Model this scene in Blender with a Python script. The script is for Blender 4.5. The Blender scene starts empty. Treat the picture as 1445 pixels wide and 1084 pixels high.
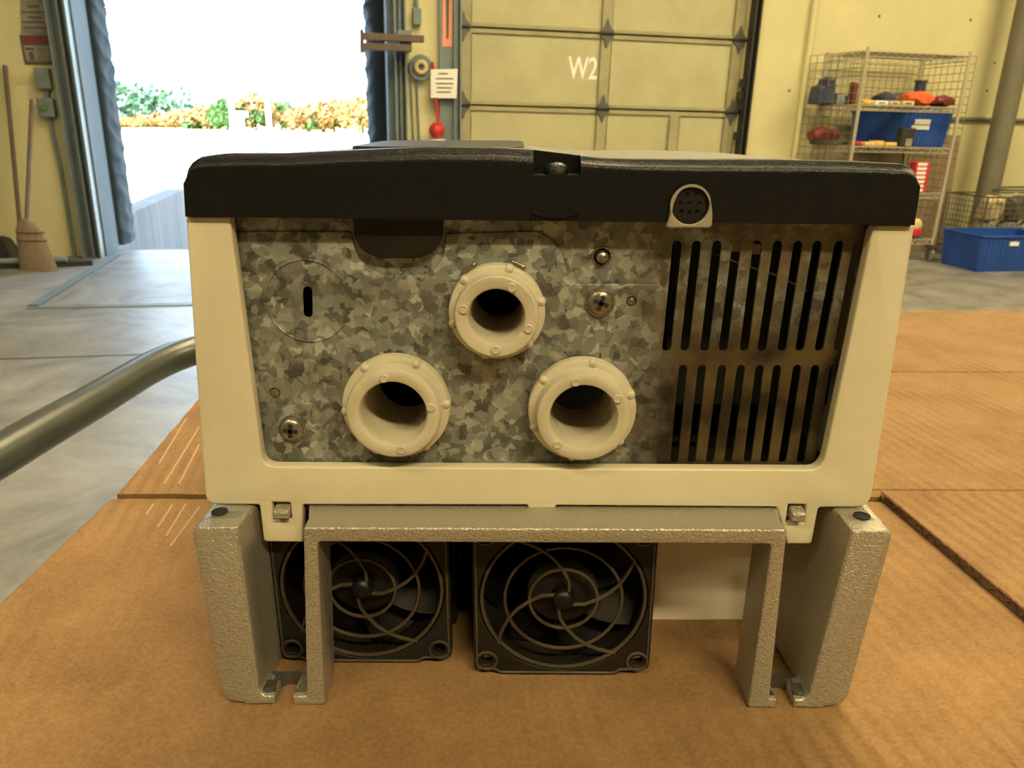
import bpy, bmesh, math, random
from mathutils import Vector, Matrix, noise
from mathutils.geometry import tessellate_polygon
random.seed(7)
sc = bpy.context.scene
COL = sc.collection
# ------------------------------------------------------------------ camera
F = 1090.0; PITCH = math.radians(18.9); ROLL = .026; TILT = .024     # TILT: the cart stands a little out of level
CZ = .99                                                             # camera height over the floor
f0 = Vector((0, math.cos(PITCH), -math.sin(PITCH)))
u0 = Vector((0, math.sin(PITCH), math.cos(PITCH)))
x0 = Vector((1, 0, 0))
UP = math.cos(ROLL)*u0 - math.sin(ROLL)*x0
RT = math.cos(ROLL)*x0 + math.sin(ROLL)*u0
cam = bpy.data.cameras.new('camera'); camo = bpy.data.objects.new('camera', cam); COL.objects.link(camo)
cam.sensor_width = 36; cam.lens = 36*F/1445; cam.clip_start = .01; cam.clip_end = 400
cam.dof.use_dof = True; cam.dof.focus_distance = .235; cam.dof.aperture_fstop = 42
camo.matrix_world = Matrix(((RT.x, UP.x, -f0.x, 0), (RT.y, UP.y, -f0.y, 0), (RT.z, UP.z, -f0.z, CZ), (0, 0, 0, 1)))
sc.camera = camo
# ------------------------------------------------------------------ world, sun, exposure
wd = bpy.data.worlds.new('sky'); sc.world = wd; wd.use_nodes = True
bg = wd.node_tree.nodes['Background']; bg.inputs[0].default_value = (.60, .80, 1, 1); bg.inputs[1].default_value = 7.5
sl = bpy.data.lights.new('sun', 'SUN'); sl.energy = 24; sl.angle = math.radians(1); sl.color = (1, .95, .86)
so = bpy.data.objects.new('sun', sl); COL.objects.link(so)
so.rotation_euler = (math.radians(42), 0, math.radians(-25))
sc.view_settings.view_transform = 'Standard'; sc.view_settings.look = 'None'
sc.view_settings.gamma = 1; sc.view_settings.exposure = 0.0; sc.view_settings.use_curve_mapping = False
LAMPS = [(-3.2, 2.6, 15, 'nearest the broom wall'), (1.0, 3.4, 200, 'before the closed loading door'), (5.0, 3.9, 260, 'above the wire rack'), (-2.2, -1.8, 80, 'behind the cart on the open door side'), (1.4, -2.6, 290, 'behind the cart on the closed door side'), (6.2, -.4, 170, 'farthest into the right aisle'), (.6, 1.9, 130, 'just past the cart')]
for i, (x, y, e, w) in enumerate(LAMPS):
    l = bpy.data.lights.new('ceiling_lamp_light', 'AREA'); l.shape = 'RECTANGLE'; l.size = 2.4; l.size_y = .3
    l.energy = e; l.color = (1, .80, .42)
    o = bpy.data.objects.new('ceiling_lamp_light', l); COL.objects.link(o); o.location = (x, y, 4.28)

# ------------------------------------------------------------------ pixel -> place helpers (camera-relative coordinates)
def ray(px, py, roll):
    U = math.cos(roll)*u0 - math.sin(roll)*x0; R = math.cos(roll)*x0 + math.sin(roll)*u0
    return f0 + R*((px-722.5)/F) - U*((py-542)/F)
FRM = Matrix.Rotation(TILT, 3, 'Y')
def fp(px, py, D):                      # foreground point (cart's own level) on the upright plane at distance D
    r = FRM @ ray(px, py, ROLL); return r*(D/r.y)
def xz(px, py, D):
    p = fp(px, py, D); return (p.x, p.z)
def fz(px, py, z):
    r = FRM @ ray(px, py, ROLL); return r*(z/r.z)
def rz(px, py, z):                      # room point on a level plane
    r = ray(px, py, ROLL); return r*(z/r.z)
def ry(px, py, D):
    r = ray(px, py, ROLL); return r*(D/r.y)
WA = math.radians(12); W0 = Vector((0, 6.1, 0)); WU = Vector((math.cos(WA), math.sin(WA), 0)); WN = Vector((-math.sin(WA), math.cos(WA), 0))
FL = -CZ
def uw(px, py, w=0):
    r = ray(px, py, ROLL); p = r*((W0.dot(WN)+w)/r.dot(WN)); return (p-W0).dot(WU), p.z
def W(u, w, z): return W0 + WU*u + WN*w + Vector((0, 0, z))
WR = Matrix.Rotation(WA, 3, 'Z')

# ------------------------------------------------------------------ materials
def nd(nt, t, **k):
    n = nt.nodes.new(t)
    for a, b in k.items():
        if a in n.inputs.keys(): n.inputs[a].default_value = b
        else: setattr(n, a, b)
    return n
def mat(name, col, rough=.5, metal=0, bump=0, bscale=200, var=0, vscale=8, spec=.5, stretch=(1, 1, 1), col2=None, emit=None, coat=0, detail=4):
    m = bpy.data.materials.new(name); m.use_nodes = True; nt = m.node_tree; b = nt.nodes['Principled BSDF']
    b.inputs['Base Color'].default_value = (*col, 1); b.inputs['Roughness'].default_value = rough; b.inputs['Metallic'].default_value = metal
    b.inputs['Specular IOR Level'].default_value = spec; b.inputs['Coat Weight'].default_value = coat
    tc = nd(nt, 'ShaderNodeTexCoord'); mp = nd(nt, 'ShaderNodeMapping'); mp.inputs['Scale'].default_value = stretch
    nt.links.new(tc.outputs['Object'], mp.inputs[0])
    if var or col2:
        n = nd(nt, 'ShaderNodeTexNoise'); n.inputs['Scale'].default_value = vscale; n.inputs['Detail'].default_value = detail; n.inputs['Roughness'].default_value = .65
        nt.links.new(mp.outputs[0], n.inputs['Vector'])
        r = nd(nt, 'ShaderNodeValToRGB'); r.color_ramp.elements[0].position = .32; r.color_ramp.elements[1].position = .68
        c2 = col2 or tuple(c*(1-var) for c in col)
        r.color_ramp.elements[0].color = (*c2, 1); r.color_ramp.elements[1].color = (*col, 1)
        nt.links.new(n.outputs['Fac'], r.inputs[0]); nt.links.new(r.outputs[0], b.inputs['Base Color'])
    if bump:
        n = nd(nt, 'ShaderNodeTexNoise'); n.inputs['Scale'].default_value = bscale; n.inputs['Detail'].default_value = 2
        nt.links.new(mp.outputs[0], n.inputs['Vector'])
        bp = nd(nt, 'ShaderNodeBump'); bp.inputs['Strength'].default_value = bump; bp.inputs['Distance'].default_value = .5/bscale
        nt.links.new(n.outputs['Fac'], bp.inputs['Height']); nt.links.new(bp.outputs[0], b.inputs['Normal'])
    if emit:
        b.inputs['Emission Color'].default_value = (*emit[:3], 1); b.inputs['Emission Strength'].default_value = emit[3]
    return m
M = {}
M['cream'] = mat('cream_enamel', (.60, .56, .42), .42, bump=.15, bscale=1800, var=.12, vscale=25)
def marks(m, sc_, lo, hi, col):
    nt = m.node_tree; b = nt.nodes['Principled BSDF']; L = nt.links.new; src = b.inputs['Base Color'].links[0].from_socket
    tc = nd(nt, 'ShaderNodeTexCoord'); n = nd(nt, 'ShaderNodeTexNoise'); n.inputs['Scale'].default_value = sc_; n.inputs['Detail'].default_value = 6; n.inputs['Roughness'].default_value = .7; L(tc.outputs['Object'], n.inputs['Vector'])
    r = nd(nt, 'ShaderNodeMapRange'); r.inputs['From Min'].default_value = lo; r.inputs['From Max'].default_value = hi; L(n.outputs['Fac'], r.inputs['Value'])
    mx = nd(nt, 'ShaderNodeMixRGB'); L(r.outputs[0], mx.inputs[0]); L(src, mx.inputs[1]); mx.inputs[2].default_value = (*col, 1); L(mx.outputs[0], b.inputs['Base Color'])
marks(M['cream'], 95, .68, .78, (.30, .25, .16))
M['black'] = mat('black_plastic', (.005, .0055, .007), .30, bump=.8, bscale=2600, spec=.3)
M['black2'] = mat('dull_black_plastic', (.007, .0066, .006), .5, spec=.25, bump=.3, bscale=1500, col2=(.016, .013, .010), vscale=80)
M['guard'] = mat('dusty_black_plastic', (.075, .058, .036), .45, bump=.3, bscale=1500, col2=(.035, .027, .018), vscale=60)
M['cast'] = mat('silver_cast_paint', (.46, .43, .36), .36, .55, bump=1.3, bscale=1500, var=.26, vscale=1500, detail=2)
M['cast_dark'] = mat('dark_bare_casting', (.12, .115, .10), .45, .5, bump=.6, bscale=900, var=.3, vscale=80)  # darker casting tone for the foot plates and lugs
M['bush'] = mat('grey_cream_plastic', (.52, .48, .37), .5, bump=.25, bscale=900, var=.15, vscale=120)
M['screw'] = mat('zinc_screw', (.36, .34, .28), .32, .9, bump=.3, bscale=1200, var=.4, vscale=300)
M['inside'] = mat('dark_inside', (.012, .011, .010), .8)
M['pcb'] = mat('dark_circuit_board', (.012, .018, .012), .6, col2=(.006, .006, .006), vscale=60)
M['dust'] = mat('dusty_lid_top', (.20, .19, .165), .5, bump=.5, bscale=1500, col2=(.10, .095, .085), vscale=220)
M['scuff'] = mat('pale_scuffed_card', (.42, .29, .17), .9)
M['skirt'] = mat('bounce_light_skirt', (.85, .78, .66), .5, .1, bump=.5, bscale=1300)  # casting colour lightened to stand in for light reflected onto this wall
M['wire'] = mat('dull_wire', (.30, .28, .22), .4, .7)
M['bezel'] = mat('bezel_plastic', (.27, .24, .19), .5)
M['edge'] = mat('cardboard_edge', (.20, .11, .05), .9, bump=1, bscale=500, col2=(.07, .035, .018), vscale=300)
M['tube'] = mat('grey_painted_tube', (.055, .063, .058), .3, .1, bump=.08, bscale=900, col2=(.035, .040, .037), vscale=25)
M['wood'] = mat('plywood', (.30, .22, .13), .8, col2=(.17, .13, .085), vscale=5, stretch=(6, 6, .5))
M['wall'] = mat('painted_wall', (.60, .56, .33), .75, bump=.3, bscale=60, var=.10, vscale=2.2)
M['wall_outer'] = mat('outer_wall', (.5, .5, .48), .8)
M['ceil'] = mat('ceiling_panel', (.13, .13, .12), .8)
M['door'] = mat('door_panel_paint', (.44, .42, .26), .6, var=.16, vscale=3.5, bump=.15, bscale=90)
M['stile'] = mat('door_stile_paint', (.36, .33, .20), .6, var=.25, vscale=6)
M['hinge'] = mat('door_hinge_steel', (.12, .12, .11), .5, .5)
M['track'] = mat('black_track_steel', (.02, .02, .02), .6)
M['bluegrey'] = mat('blue_grey_steel', (.20, .25, .28), .5, .2, var=.3, vscale=6)
M['jamb'] = mat('pale_jamb_paint', (.13, .165, .19), .75, spec=.2, var=.15, vscale=6, bump=.2, bscale=30)
M['seal'] = mat('dock_seal_vinyl', (.030, .043, .052), .75, spec=.15, bump=.4, bscale=60, var=.2, vscale=5)
M['white'] = mat('white_print', (.8, .8, .78), .6)
M['paper'] = mat('white_paper', (.72, .72, .72), .6)
M['darkprint'] = mat('dark_print', (.09, .07, .07), .6)
M['red'] = mat('red_plastic', (.55, .03, .04), .45, var=.2, vscale=20)
M['pink'] = mat('orange_pink_label', (.75, .30, .20), .6)
M['orange'] = mat('orange_fabric', (.85, .16, .03), .7, col2=(.5, .07, .02), vscale=30)
M['blue'] = mat('blue_tote_plastic', (.015, .07, .36), .42, var=.25, vscale=8)
M['navy'] = mat('navy_plastic', (.04, .06, .15), .5, col2=(.02, .025, .05), vscale=30)
M['yellow'] = mat('yellow_carton', (.65, .42, .06), .6, var=.2, vscale=30)
M['beige'] = mat('beige_carton', (.62, .50, .28), .7, var=.2, vscale=30)
M['maroon'] = mat('maroon_plastic', (.22, .03, .035), .5, col2=(.10, .02, .02), vscale=25)
M['chrome'] = mat('wire_chrome', (.62, .58, .48), .3, .6)
M['pole'] = mat('grey_column_paint', (.16, .15, .11), .55, var=.2, vscale=5)
M['handlewood'] = mat('old_wood_handle', (.14, .10, .09), .7, var=.3, vscale=30)
M['bristle'] = mat('broom_straw', (.33, .25, .18), .9, col2=(.2, .15, .11), vscale=25, stretch=(6, 6, .6), bump=.8, bscale=90)
M['rubber'] = mat('grey_rubber', (.22, .21, .19), .7)
M['grass'] = mat('dry_grass', (.50, .40, .16), .9, col2=(.30, .30, .10), vscale=.4)
M['yard'] = mat('pale_gravel_yard', (.62, .60, .56), .9, var=.1, vscale=.5)
M['pitwall'] = mat('streaked_concrete', (.115, .112, .115), .85, col2=(.06, .058, .06), vscale=2.5, stretch=(2.5, 2.5, .18), bump=.3, bscale=20)
M['lampbody'] = mat('lamp_housing', (.7, .7, .7), .5)
M['lampglow'] = mat('lamp_diffuser', (.9, .9, .9), .5, emit=(1, .85, .5, 2.0))
M['mat_green'] = mat('green_leaves', (.10, .22, .05), .7, col2=(.05, .12, .03), vscale=2)
M['mat_ochre'] = mat('ochre_leaves', (.42, .25, .08), .7, col2=(.28, .15, .05), vscale=2)
M['mat_blue'] = mat('blue_green_leaves', (.10, .19, .10), .7, col2=(.06, .13, .08), vscale=2)
M['trunk'] = mat('bark', (.12, .08, .05), .9)
M['junk'] = mat('mixed_dusty_hardware', (.16, .13, .10), .7, col2=(.07, .06, .05), vscale=15)
M['greyjunk'] = mat('grey_dusty_hardware', (.30, .29, .25), .6, col2=(.15, .14, .13), vscale=15)

def galv():
    m = bpy.data.materials.new('spangled_galvanised_steel'); m.use_nodes = True; nt = m.node_tree; L = nt.links.new; b = nt.nodes['Principled BSDF']
    tc = nd(nt, 'ShaderNodeTexCoord'); geo = tc.outputs['Object']
    dn = nd(nt, 'ShaderNodeTexNoise'); dn.inputs['Scale'].default_value = 330; dn.inputs['Detail'].default_value = 3; L(geo, dn.inputs['Vector'])
    ms = nd(nt, 'ShaderNodeVectorMath', operation='SCALE'); ms.inputs['Scale'].default_value = .0042; L(dn.outputs['Color'], ms.inputs[0])
    ad = nd(nt, 'ShaderNodeVectorMath', operation='ADD'); L(geo, ad.inputs[0]); L(ms.outputs[0], ad.inputs[1])
    v = nd(nt, 'ShaderNodeTexVoronoi'); v.inputs['Scale'].default_value = 400; v.inputs['Randomness'].default_value = 1; L(ad.outputs[0], v.inputs['Vector'])
    v2 = nd(nt, 'ShaderNodeTexVoronoi'); v2.inputs['Scale'].default_value = 230; L(ad.outputs[0], v2.inputs['Vector'])
    s1 = nd(nt, 'ShaderNodeSeparateColor'); L(v.outputs['Color'], s1.inputs[0])
    s2 = nd(nt, 'ShaderNodeSeparateColor'); L(v2.outputs['Color'], s2.inputs[0])
    mx = nd(nt, 'ShaderNodeMath', operation='MULTIPLY_ADD'); L(s1.outputs[0], mx.inputs[0]); mx.inputs[1].default_value = .62
    m2 = nd(nt, 'ShaderNodeMath', operation='MULTIPLY'); L(s2.outputs[1], m2.inputs[0]); m2.inputs[1].default_value = .38; L(m2.outputs[0], mx.inputs[2])
    r = nd(nt, 'ShaderNodeValToRGB'); e = r.color_ramp.elements
    e[0].position = .12; e[0].color = (.072, .075, .068, 1); e[1].position = .95; e[1].color = (.40, .425, .395, 1)
    k = e.new(.42); k.color = (.165, .173, .158, 1); k = e.new(.7); k.color = (.25, .265, .24, 1)
    L(mx.outputs[0], r.inputs[0])
    # dirt drawn in by the fan: a brown stain over the vents with a ragged edge
    sx = nd(nt, 'ShaderNodeSeparateXYZ'); L(geo, sx.inputs[0])
    n3 = nd(nt, 'ShaderNodeTexNoise'); n3.inputs['Scale'].default_value = 90; n3.inputs['Detail'].default_value = 5; L(geo, n3.inputs['Vector'])
    sm = nd(nt, 'ShaderNodeMapRange'); sm.inputs['From Min'].default_value = .026; sm.inputs['From Max'].default_value = .052; L(sx.outputs['X'], sm.inputs['Value'])
    szz = nd(nt, 'ShaderNodeMapRange'); szz.inputs['From Min'].default_value = .130; szz.inputs['From Max'].default_value = .100; L(sx.outputs['Z'], szz.inputs['Value'])
    a1 = nd(nt, 'ShaderNodeMath', operation='MULTIPLY_ADD'); L(n3.outputs['Fac'], a1.inputs[0]); a1.inputs[1].default_value = 1.3; a1.inputs[2].default_value = -.28
    a2 = nd(nt, 'ShaderNodeMath', operation='ADD'); L(a1.outputs[0], a2.inputs[0]); L(szz.outputs[0], a2.inputs[1])
    a3 = nd(nt, 'ShaderNodeMath', operation='MULTIPLY', use_clamp=True); L(a2.outputs[0], a3.inputs[0]); L(sm.outputs[0], a3.inputs[1])
    mc = nd(nt, 'ShaderNodeMixRGB'); L(a3.outputs[0], mc.inputs[0]); L(r.outputs[0], mc.inputs[1]); mc.inputs[2].default_value = (.020, .0145, .009, 1)
    # yellow-brown corrosion at the transition
    n4 = nd(nt, 'ShaderNodeTexNoise'); n4.inputs['Scale'].default_value = 60; n4.inputs['Detail'].default_value = 6; L(geo, n4.inputs['Vector'])
    r4 = nd(nt, 'ShaderNodeMapRange'); r4.inputs['From Min'].default_value = .40; r4.inputs['From Max'].default_value = .60; L(n4.outputs['Fac'], r4.inputs['Value'])
    m4 = nd(nt, 'ShaderNodeMath', operation='MULTIPLY'); L(r4.outputs[0], m4.inputs[0]); L(sm.outputs[0], m4.inputs[1])
    m5 = nd(nt, 'ShaderNodeMath', operation='MULTIPLY'); L(m4.outputs[0], m5.inputs[0]); m5.inputs[1].default_value = .72
    mc2 = nd(nt, 'ShaderNodeMixRGB'); L(m5.outputs[0], mc2.inputs[0]); L(mc.outputs[0], mc2.inputs[1]); mc2.inputs[2].default_value = (.12, .085, .035, 1)
    L(mc2.outputs[0], b.inputs['Base Color'])
    b.inputs['Metallic'].default_value = .35; 
    rr = nd(nt, 'ShaderNodeMapRange'); rr.inputs['To Min'].default_value = .38; rr.inputs['To Max'].default_value = .6; L(s1.outputs[1], rr.inputs['Value']); L(rr.outputs[0], b.inputs['Roughness'])
    bp = nd(nt, 'ShaderNodeBump'); bp.inputs['Strength'].default_value = .25; bp.inputs['Distance'].default_value = .0004; L(mx.outputs[0], bp.inputs['Height']); L(bp.outputs[0], b.inputs['Normal'])
    return m
M['galv'] = galv()

def kraft():
    m = bpy.data.materials.new('kraft_cardboard'); m.use_nodes = True; nt = m.node_tree; L = nt.links.new; b = nt.nodes['Principled BSDF']
    tc = nd(nt, 'ShaderNodeTexCoord'); mp = nd(nt, 'ShaderNodeMapping'); mp.inputs['Rotation'].default_value = (0, 0, math.radians(-11)); L(tc.outputs['Object'], mp.inputs[0])
    w = nd(nt, 'ShaderNodeTexWave'); w.inputs['Scale'].default_value = 42; w.inputs['Distortion'].default_value = .7; w.inputs['Detail'].default_value = 1; w.inputs['Detail Scale'].default_value = .6
    L(mp.outputs[0], w.inputs['Vector'])
    n = nd(nt, 'ShaderNodeTexNoise'); n.inputs['Scale'].default_value = 26; n.inputs['Detail'].default_value = 7; n.inputs['Roughness'].default_value = .7; L(tc.outputs['Object'], n.inputs['Vector'])
    n2 = nd(nt, 'ShaderNodeTexNoise'); n2.inputs['Scale'].default_value = 700; n2.inputs['Detail'].default_value = 3; L(tc.outputs['Object'], n2.inputs['Vector'])
    n5 = nd(nt, 'ShaderNodeTexNoise'); n5.inputs['Scale'].default_value = 14; n5.inputs['Detail'].default_value = 3; L(tc.outputs['Object'], n5.inputs['Vector'])
    r = nd(nt, 'ShaderNodeValToRGB'); e = r.color_ramp.elements; e[0].position = .25; e[1].position = .75
    e[0].color = (.14, .076, .030, 1); e[1].color = (.315, .19, .087, 1)
    mix = nd(nt, 'ShaderNodeMath', operation='MULTIPLY_ADD'); L(n.outputs['Fac'], mix.inputs[0]); mix.inputs[1].default_value = .6
    m3 = nd(nt, 'ShaderNodeMath', operation='MULTIPLY'); L(n2.outputs['Fac'], m3.inputs[0]); m3.inputs[1].default_value = .4; L(m3.outputs[0], mix.inputs[2])
    L(mix.outputs[0], r.inputs[0]); L(r.outputs[0], b.inputs['Base Color'])
    b.inputs['Roughness'].default_value = .85; b.inputs['Specular IOR Level'].default_value = .25
    msk = nd(nt, 'ShaderNodeMapRange'); msk.inputs['From Min'].default_value = .4; msk.inputs['From Max'].default_value = .6; L(n5.outputs['Fac'], msk.inputs['Value'])
    wm = nd(nt, 'ShaderNodeMath', operation='MULTIPLY'); L(w.outputs['Fac'], wm.inputs[0]); L(msk.outputs[0], wm.inputs[1])
    h = nd(nt, 'ShaderNodeMath', operation='MULTIPLY_ADD'); L(wm.outputs[0], h.inputs[0]); h.inputs[1].default_value = 1.3; L(n.outputs['Fac'], h.inputs[2])
    h2 = nd(nt, 'ShaderNodeMath', operation='MULTIPLY_ADD'); L(n2.outputs['Fac'], h2.inputs[0]); h2.inputs[1].default_value = .12; L(h.outputs[0], h2.inputs[2])
    bp = nd(nt, 'ShaderNodeBump'); bp.inputs['Strength'].default_value = .6; bp.inputs['Distance'].default_value = .0012; L(h2.outputs[0], bp.inputs['Height']); L(bp.outputs[0], b.inputs['Normal'])
    return m
M['kraft'] = kraft()

def concrete():
    m = bpy.data.materials.new('worn_concrete_floor'); m.use_nodes = True; nt = m.node_tree; L = nt.links.new; b = nt.nodes['Principled BSDF']
    tc = nd(nt, 'ShaderNodeTexCoord')
    n = nd(nt, 'ShaderNodeTexNoise'); n.inputs['Scale'].default_value = 2.2; n.inputs['Detail'].default_value = 9; n.inputs['Roughness'].default_value = .68; n.inputs['Distortion'].default_value = 1.2; L(tc.outputs['Object'], n.inputs['Vector'])
    n2 = nd(nt, 'ShaderNodeTexNoise'); n2.inputs['Scale'].default_value = .55; n2.inputs['Detail'].default_value = 4; L(tc.outputs['Object'], n2.inputs['Vector'])
    r = nd(nt, 'ShaderNodeValToRGB'); e = r.color_ramp.elements; e[0].position = .33; e[1].position = .66
    e[0].color = (.085, .083, .08, 1); e[1].color = (.25, .25, .245, 1); k = e.new(.47); k.color = (.17, .168, .163, 1)
    L(n.outputs['Fac'], r.inputs[0]); L(r.outputs[0], b.inputs['Base Color'])
    rr = nd(nt, 'ShaderNodeMapRange'); rr.inputs['To Min'].default_value = .28; rr.inputs['To Max'].default_value = .62; L(n2.outputs['Fac'], rr.inputs['Value']); L(rr.outputs[0], b.inputs['Roughness'])
    bp = nd(nt, 'ShaderNodeBump'); bp.inputs['Strength'].default_value = .35; bp.inputs['Distance'].default_value = .01; L(n.outputs['Fac'], bp.inputs['Height']); L(bp.outputs[0], b.inputs['Normal'])
    return m
M['concrete'] = concrete()

# ------------------------------------------------------------------ object helpers
ORG = {}; SC = 100
FGROOTS = []
def tag(o, label=None, cat=None, group=None, kind=None):
    if label: o['label'] = label
    if cat: o['category'] = cat
    if group: o['group'] = group
    if kind: o['kind'] = kind
    return o
def place(o, org, fg=False):
    org = Vector(org); ORG[o.name] = org
    if fg:
        Rm = Matrix.Rotation(-TILT, 3, 'Y'); o.location = Rm @ org + Vector((0, 0, CZ)); o.rotation_euler = (0, -TILT, 0)
    else: o.location = org + Vector((0, 0, CZ))
def thing(name, org, label, cat, group=None, fg=False, kind=None):
    o = bpy.data.objects.new(name, None); o.empty_display_size = .05; COL.objects.link(o); place(o, org, fg)
    return tag(o, label, cat, group, kind)
class B:
    def __init__(s): s.bm = bmesh.new()
    def add(s, verts, faces):
        vs = [s.bm.verts.new(v) for v in verts]
        for f in faces:
            try: s.bm.faces.new([vs[i] for i in f])
            except ValueError: pass
        return vs
    def box(s, c, d, R=None, taper=1):
        c = Vector(c); vs = []
        for z in (-1, 1):
            t = taper if z > 0 else 1
            for x, y in ((-1, -1), (1, -1), (1, 1), (-1, 1)):
                v = Vector((x*d[0]/2*t, y*d[1]/2*t, z*d[2]/2)); vs.append(c + (R @ v if R else v))
        s.add(vs, [(3, 2, 1, 0), (4, 5, 6, 7), (0, 1, 5, 4), (1, 2, 6, 5), (2, 3, 7, 6), (3, 0, 4, 7)]); return s
    def span(s, a, b):                    # axis-aligned box from corner to corner
        a = Vector(a); b = Vector(b); d = b-a; return s.box((a+b)/2, (abs(d.x), abs(d.y), abs(d.z)))
    def wbox(s, ua, ub, wa, wb, za, zb):   # box in wall coordinates
        return s.box(W((ua+ub)/2, (wa+wb)/2, (za+zb)/2), (abs(ub-ua), abs(wb-wa), abs(zb-za)), WR)
    def tube(s, pts, r, n=8, cap=True, closed=False):
        pts = [Vector(p) for p in pts]; N = len(pts); rings = []; prev = None
        for i, p in enumerate(pts):
            if closed: t = (pts[(i+1) % N]-pts[i-1]).normalized()
            else: t = (pts[min(i+1, N-1)]-pts[max(i-1, 0)]).normalized()
            a = prev if prev is not None else (Vector((0, 0, 1)) if abs(t.z) < .9 else Vector((1, 0, 0)))
            x = (a - t*a.dot(t)).normalized(); prev = x; y = t.cross(x); rr = r[i] if isinstance(r, (list, tuple)) else r
            rings.append([s.bm.verts.new(p + x*math.cos(6.28319*k/n)*rr + y*math.sin(6.28319*k/n)*rr) for k in range(n)])
        for i in range(N if closed else N-1):
            A = rings[i]; Bq = rings[(i+1) % N]
            for k in range(n): s.bm.faces.new((A[k], A[(k+1) % n], Bq[(k+1) % n], Bq[k]))
        if cap and not closed: s.bm.faces.new(list(reversed(rings[0]))); s.bm.faces.new(rings[-1])
        return s
    def lathe(s, prof, org, axis=(0, -1, 0), n=48, cap0=False, cap1=False):   # prof: (radius, height along axis)
        org = Vector(org); ax = Vector(axis).normalized(); a = Vector((0, 0, 1)) if abs(ax.z) < .9 else Vector((1, 0, 0))
        x = (a - ax*a.dot(ax)).normalized(); y = ax.cross(x); rings = []
        for r, h in prof:
            if r < 1e-7: rings.append([s.bm.verts.new(org+ax*h)]*n)
            else: rings.append([s.bm.verts.new(org+ax*h + x*math.cos(6.28319*k/n)*r + y*math.sin(6.28319*k/n)*r) for k in range(n)])
        for i in range(len(rings)-1):
            for k in range(n):
                f = []
                for v in (rings[i][k], rings[i][(k+1) % n], rings[i+1][(k+1) % n], rings[i+1][k]):
                    if v not in f: f.append(v)
                if len(f) > 2: s.bm.faces.new(f)
        if cap0: s.bm.faces.new(list(reversed(rings[0])))
        if cap1: s.bm.faces.new(rings[-1])
        return s
    def obj(s, name, m, parent=None, org=None, fg=False, smooth=None, label=None, cat=None, group=None, kind=None, bevel=0):
        me = bpy.data.meshes.new(name); bmesh.ops.recalc_face_normals(s.bm, faces=s.bm.faces)
        s.bm.to_mesh(me); s.bm.free()
        return finish(me, name, m, parent, org, fg, smooth, label, cat, group, kind, bevel)
def finish(me, name, m, parent=None, org=None, fg=False, smooth=None, label=None, cat=None, group=None, kind=None, bevel=0):
    if parent is not None: org = ORG[parent.name]
    elif org is None:
        xs = [v.co for v in me.vertices]; org = Vector((sum(v.x for v in xs)/len(xs), sum(v.y for v in xs)/len(xs), min(v.z for v in xs)))
    org = Vector(org); me.transform(Matrix.Translation(-org)); me.materials.append(M[m] if isinstance(m, str) else m)
    if smooth:
        for p in me.polygons: p.use_smooth = True
        me.set_sharp_from_angle(angle=math.radians(smooth))
    o = bpy.data.objects.new(name, me); COL.objects.link(o)
    if parent is not None: o.parent = parent; ORG[o.name] = org
    else: place(o, org, fg)
    if bevel:
        bv = o.modifiers.new('bevel', 'BEVEL'); bv.width = bevel; bv.segments = 2; bv.limit_method = 'ANGLE'; bv.angle_limit = math.radians(40)
    return tag(o, label, cat, group, kind)
def sheet(name, loops, D0, D1, m, bevel=0, parent=None, bres=2, **k):
    """flat part: closed outlines in (x, z), solid between distances D0 and D1; inner loops are holes"""
    cu = bpy.data.curves.new('tmp', 'CURVE'); cu.dimensions = '2D'; cu.fill_mode = 'BOTH'
    for lp in loops:
        sp = cu.splines.new('POLY'); sp.points.add(len(lp)-1); sp.use_cyclic_u = True
        for p, q in zip(sp.points, lp): p.co = (q[0]*SC, q[1]*SC, 0, 1)
    cu.extrude = (abs(D1-D0)/2 - bevel)*SC; cu.bevel_depth = bevel*SC; cu.bevel_resolution = bres; cu.offset = -bevel*SC
    o = bpy.data.objects.new('tmp', cu); COL.objects.link(o)
    dg = bpy.context.evaluated_depsgraph_get(); dg.update()
    me = bpy.data.meshes.new_from_object(o.evaluated_get(dg)); bpy.data.objects.remove(o); bpy.data.curves.remove(cu)
    me.materials.clear(); me.name = name
    me.transform(Matrix.Scale(1/SC, 4)); me.transform(Matrix(((1, 0, 0, 0), (0, 0, -1, (D0+D1)/2), (0, 1, 0, 0), (0, 0, 0, 1))))
    bm = bmesh.new(); bm.from_mesh(me); bmesh.ops.remove_doubles(bm, verts=bm.verts, dist=1e-6)
    bmesh.ops.recalc_face_normals(bm, faces=bm.faces); bm.to_mesh(me); bm.free()
    return finish(me, name, m, parent, smooth=35, **k)
def rnd(pts, r, n=5):
    """round the corners of a closed outline; r a number or one per corner"""
    out = []; N = len(pts)
    for i in range(N):
        p = Vector(pts[i]).to_2d(); a = Vector(pts[i-1]).to_2d(); b = Vector(pts[(i+1) % N]).to_2d(); q = r[i] if isinstance(r, (list, tuple)) else r
        if q <= 0: out.append(tuple(p)); continue
        q1 = min(q, (a-p).length*.48); q2 = min(q, (b-p).length*.48); s = p+(a-p).normalized()*q1; e = p+(b-p).normalized()*q2
        for k in range(n+1):
            t = k/n; out.append(tuple(s*(1-t)**2 + p*2*t*(1-t) + e*t*t))
    return out
def circ(cx, cz, r, n=32, sz=1): return [(cx+r*math.cos(6.28319*i/n), cz+r*sz*math.sin(6.28319*i/n)) for i in range(n)]
def capsule(a, b, r, n=6):
    a = Vector(a); b = Vector(b); d = (b-a).normalized(); p = Vector((-d.y, d.x)); out = []
    for c, sg in ((b, 1), (a, -1)):
        for i in range(n+1):
            t = math.pi*i/n; out.append(tuple(c + p*math.cos(t)*r*(1 if sg > 0 else -1) + d*math.sin(t)*r*sg))
    return out
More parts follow.
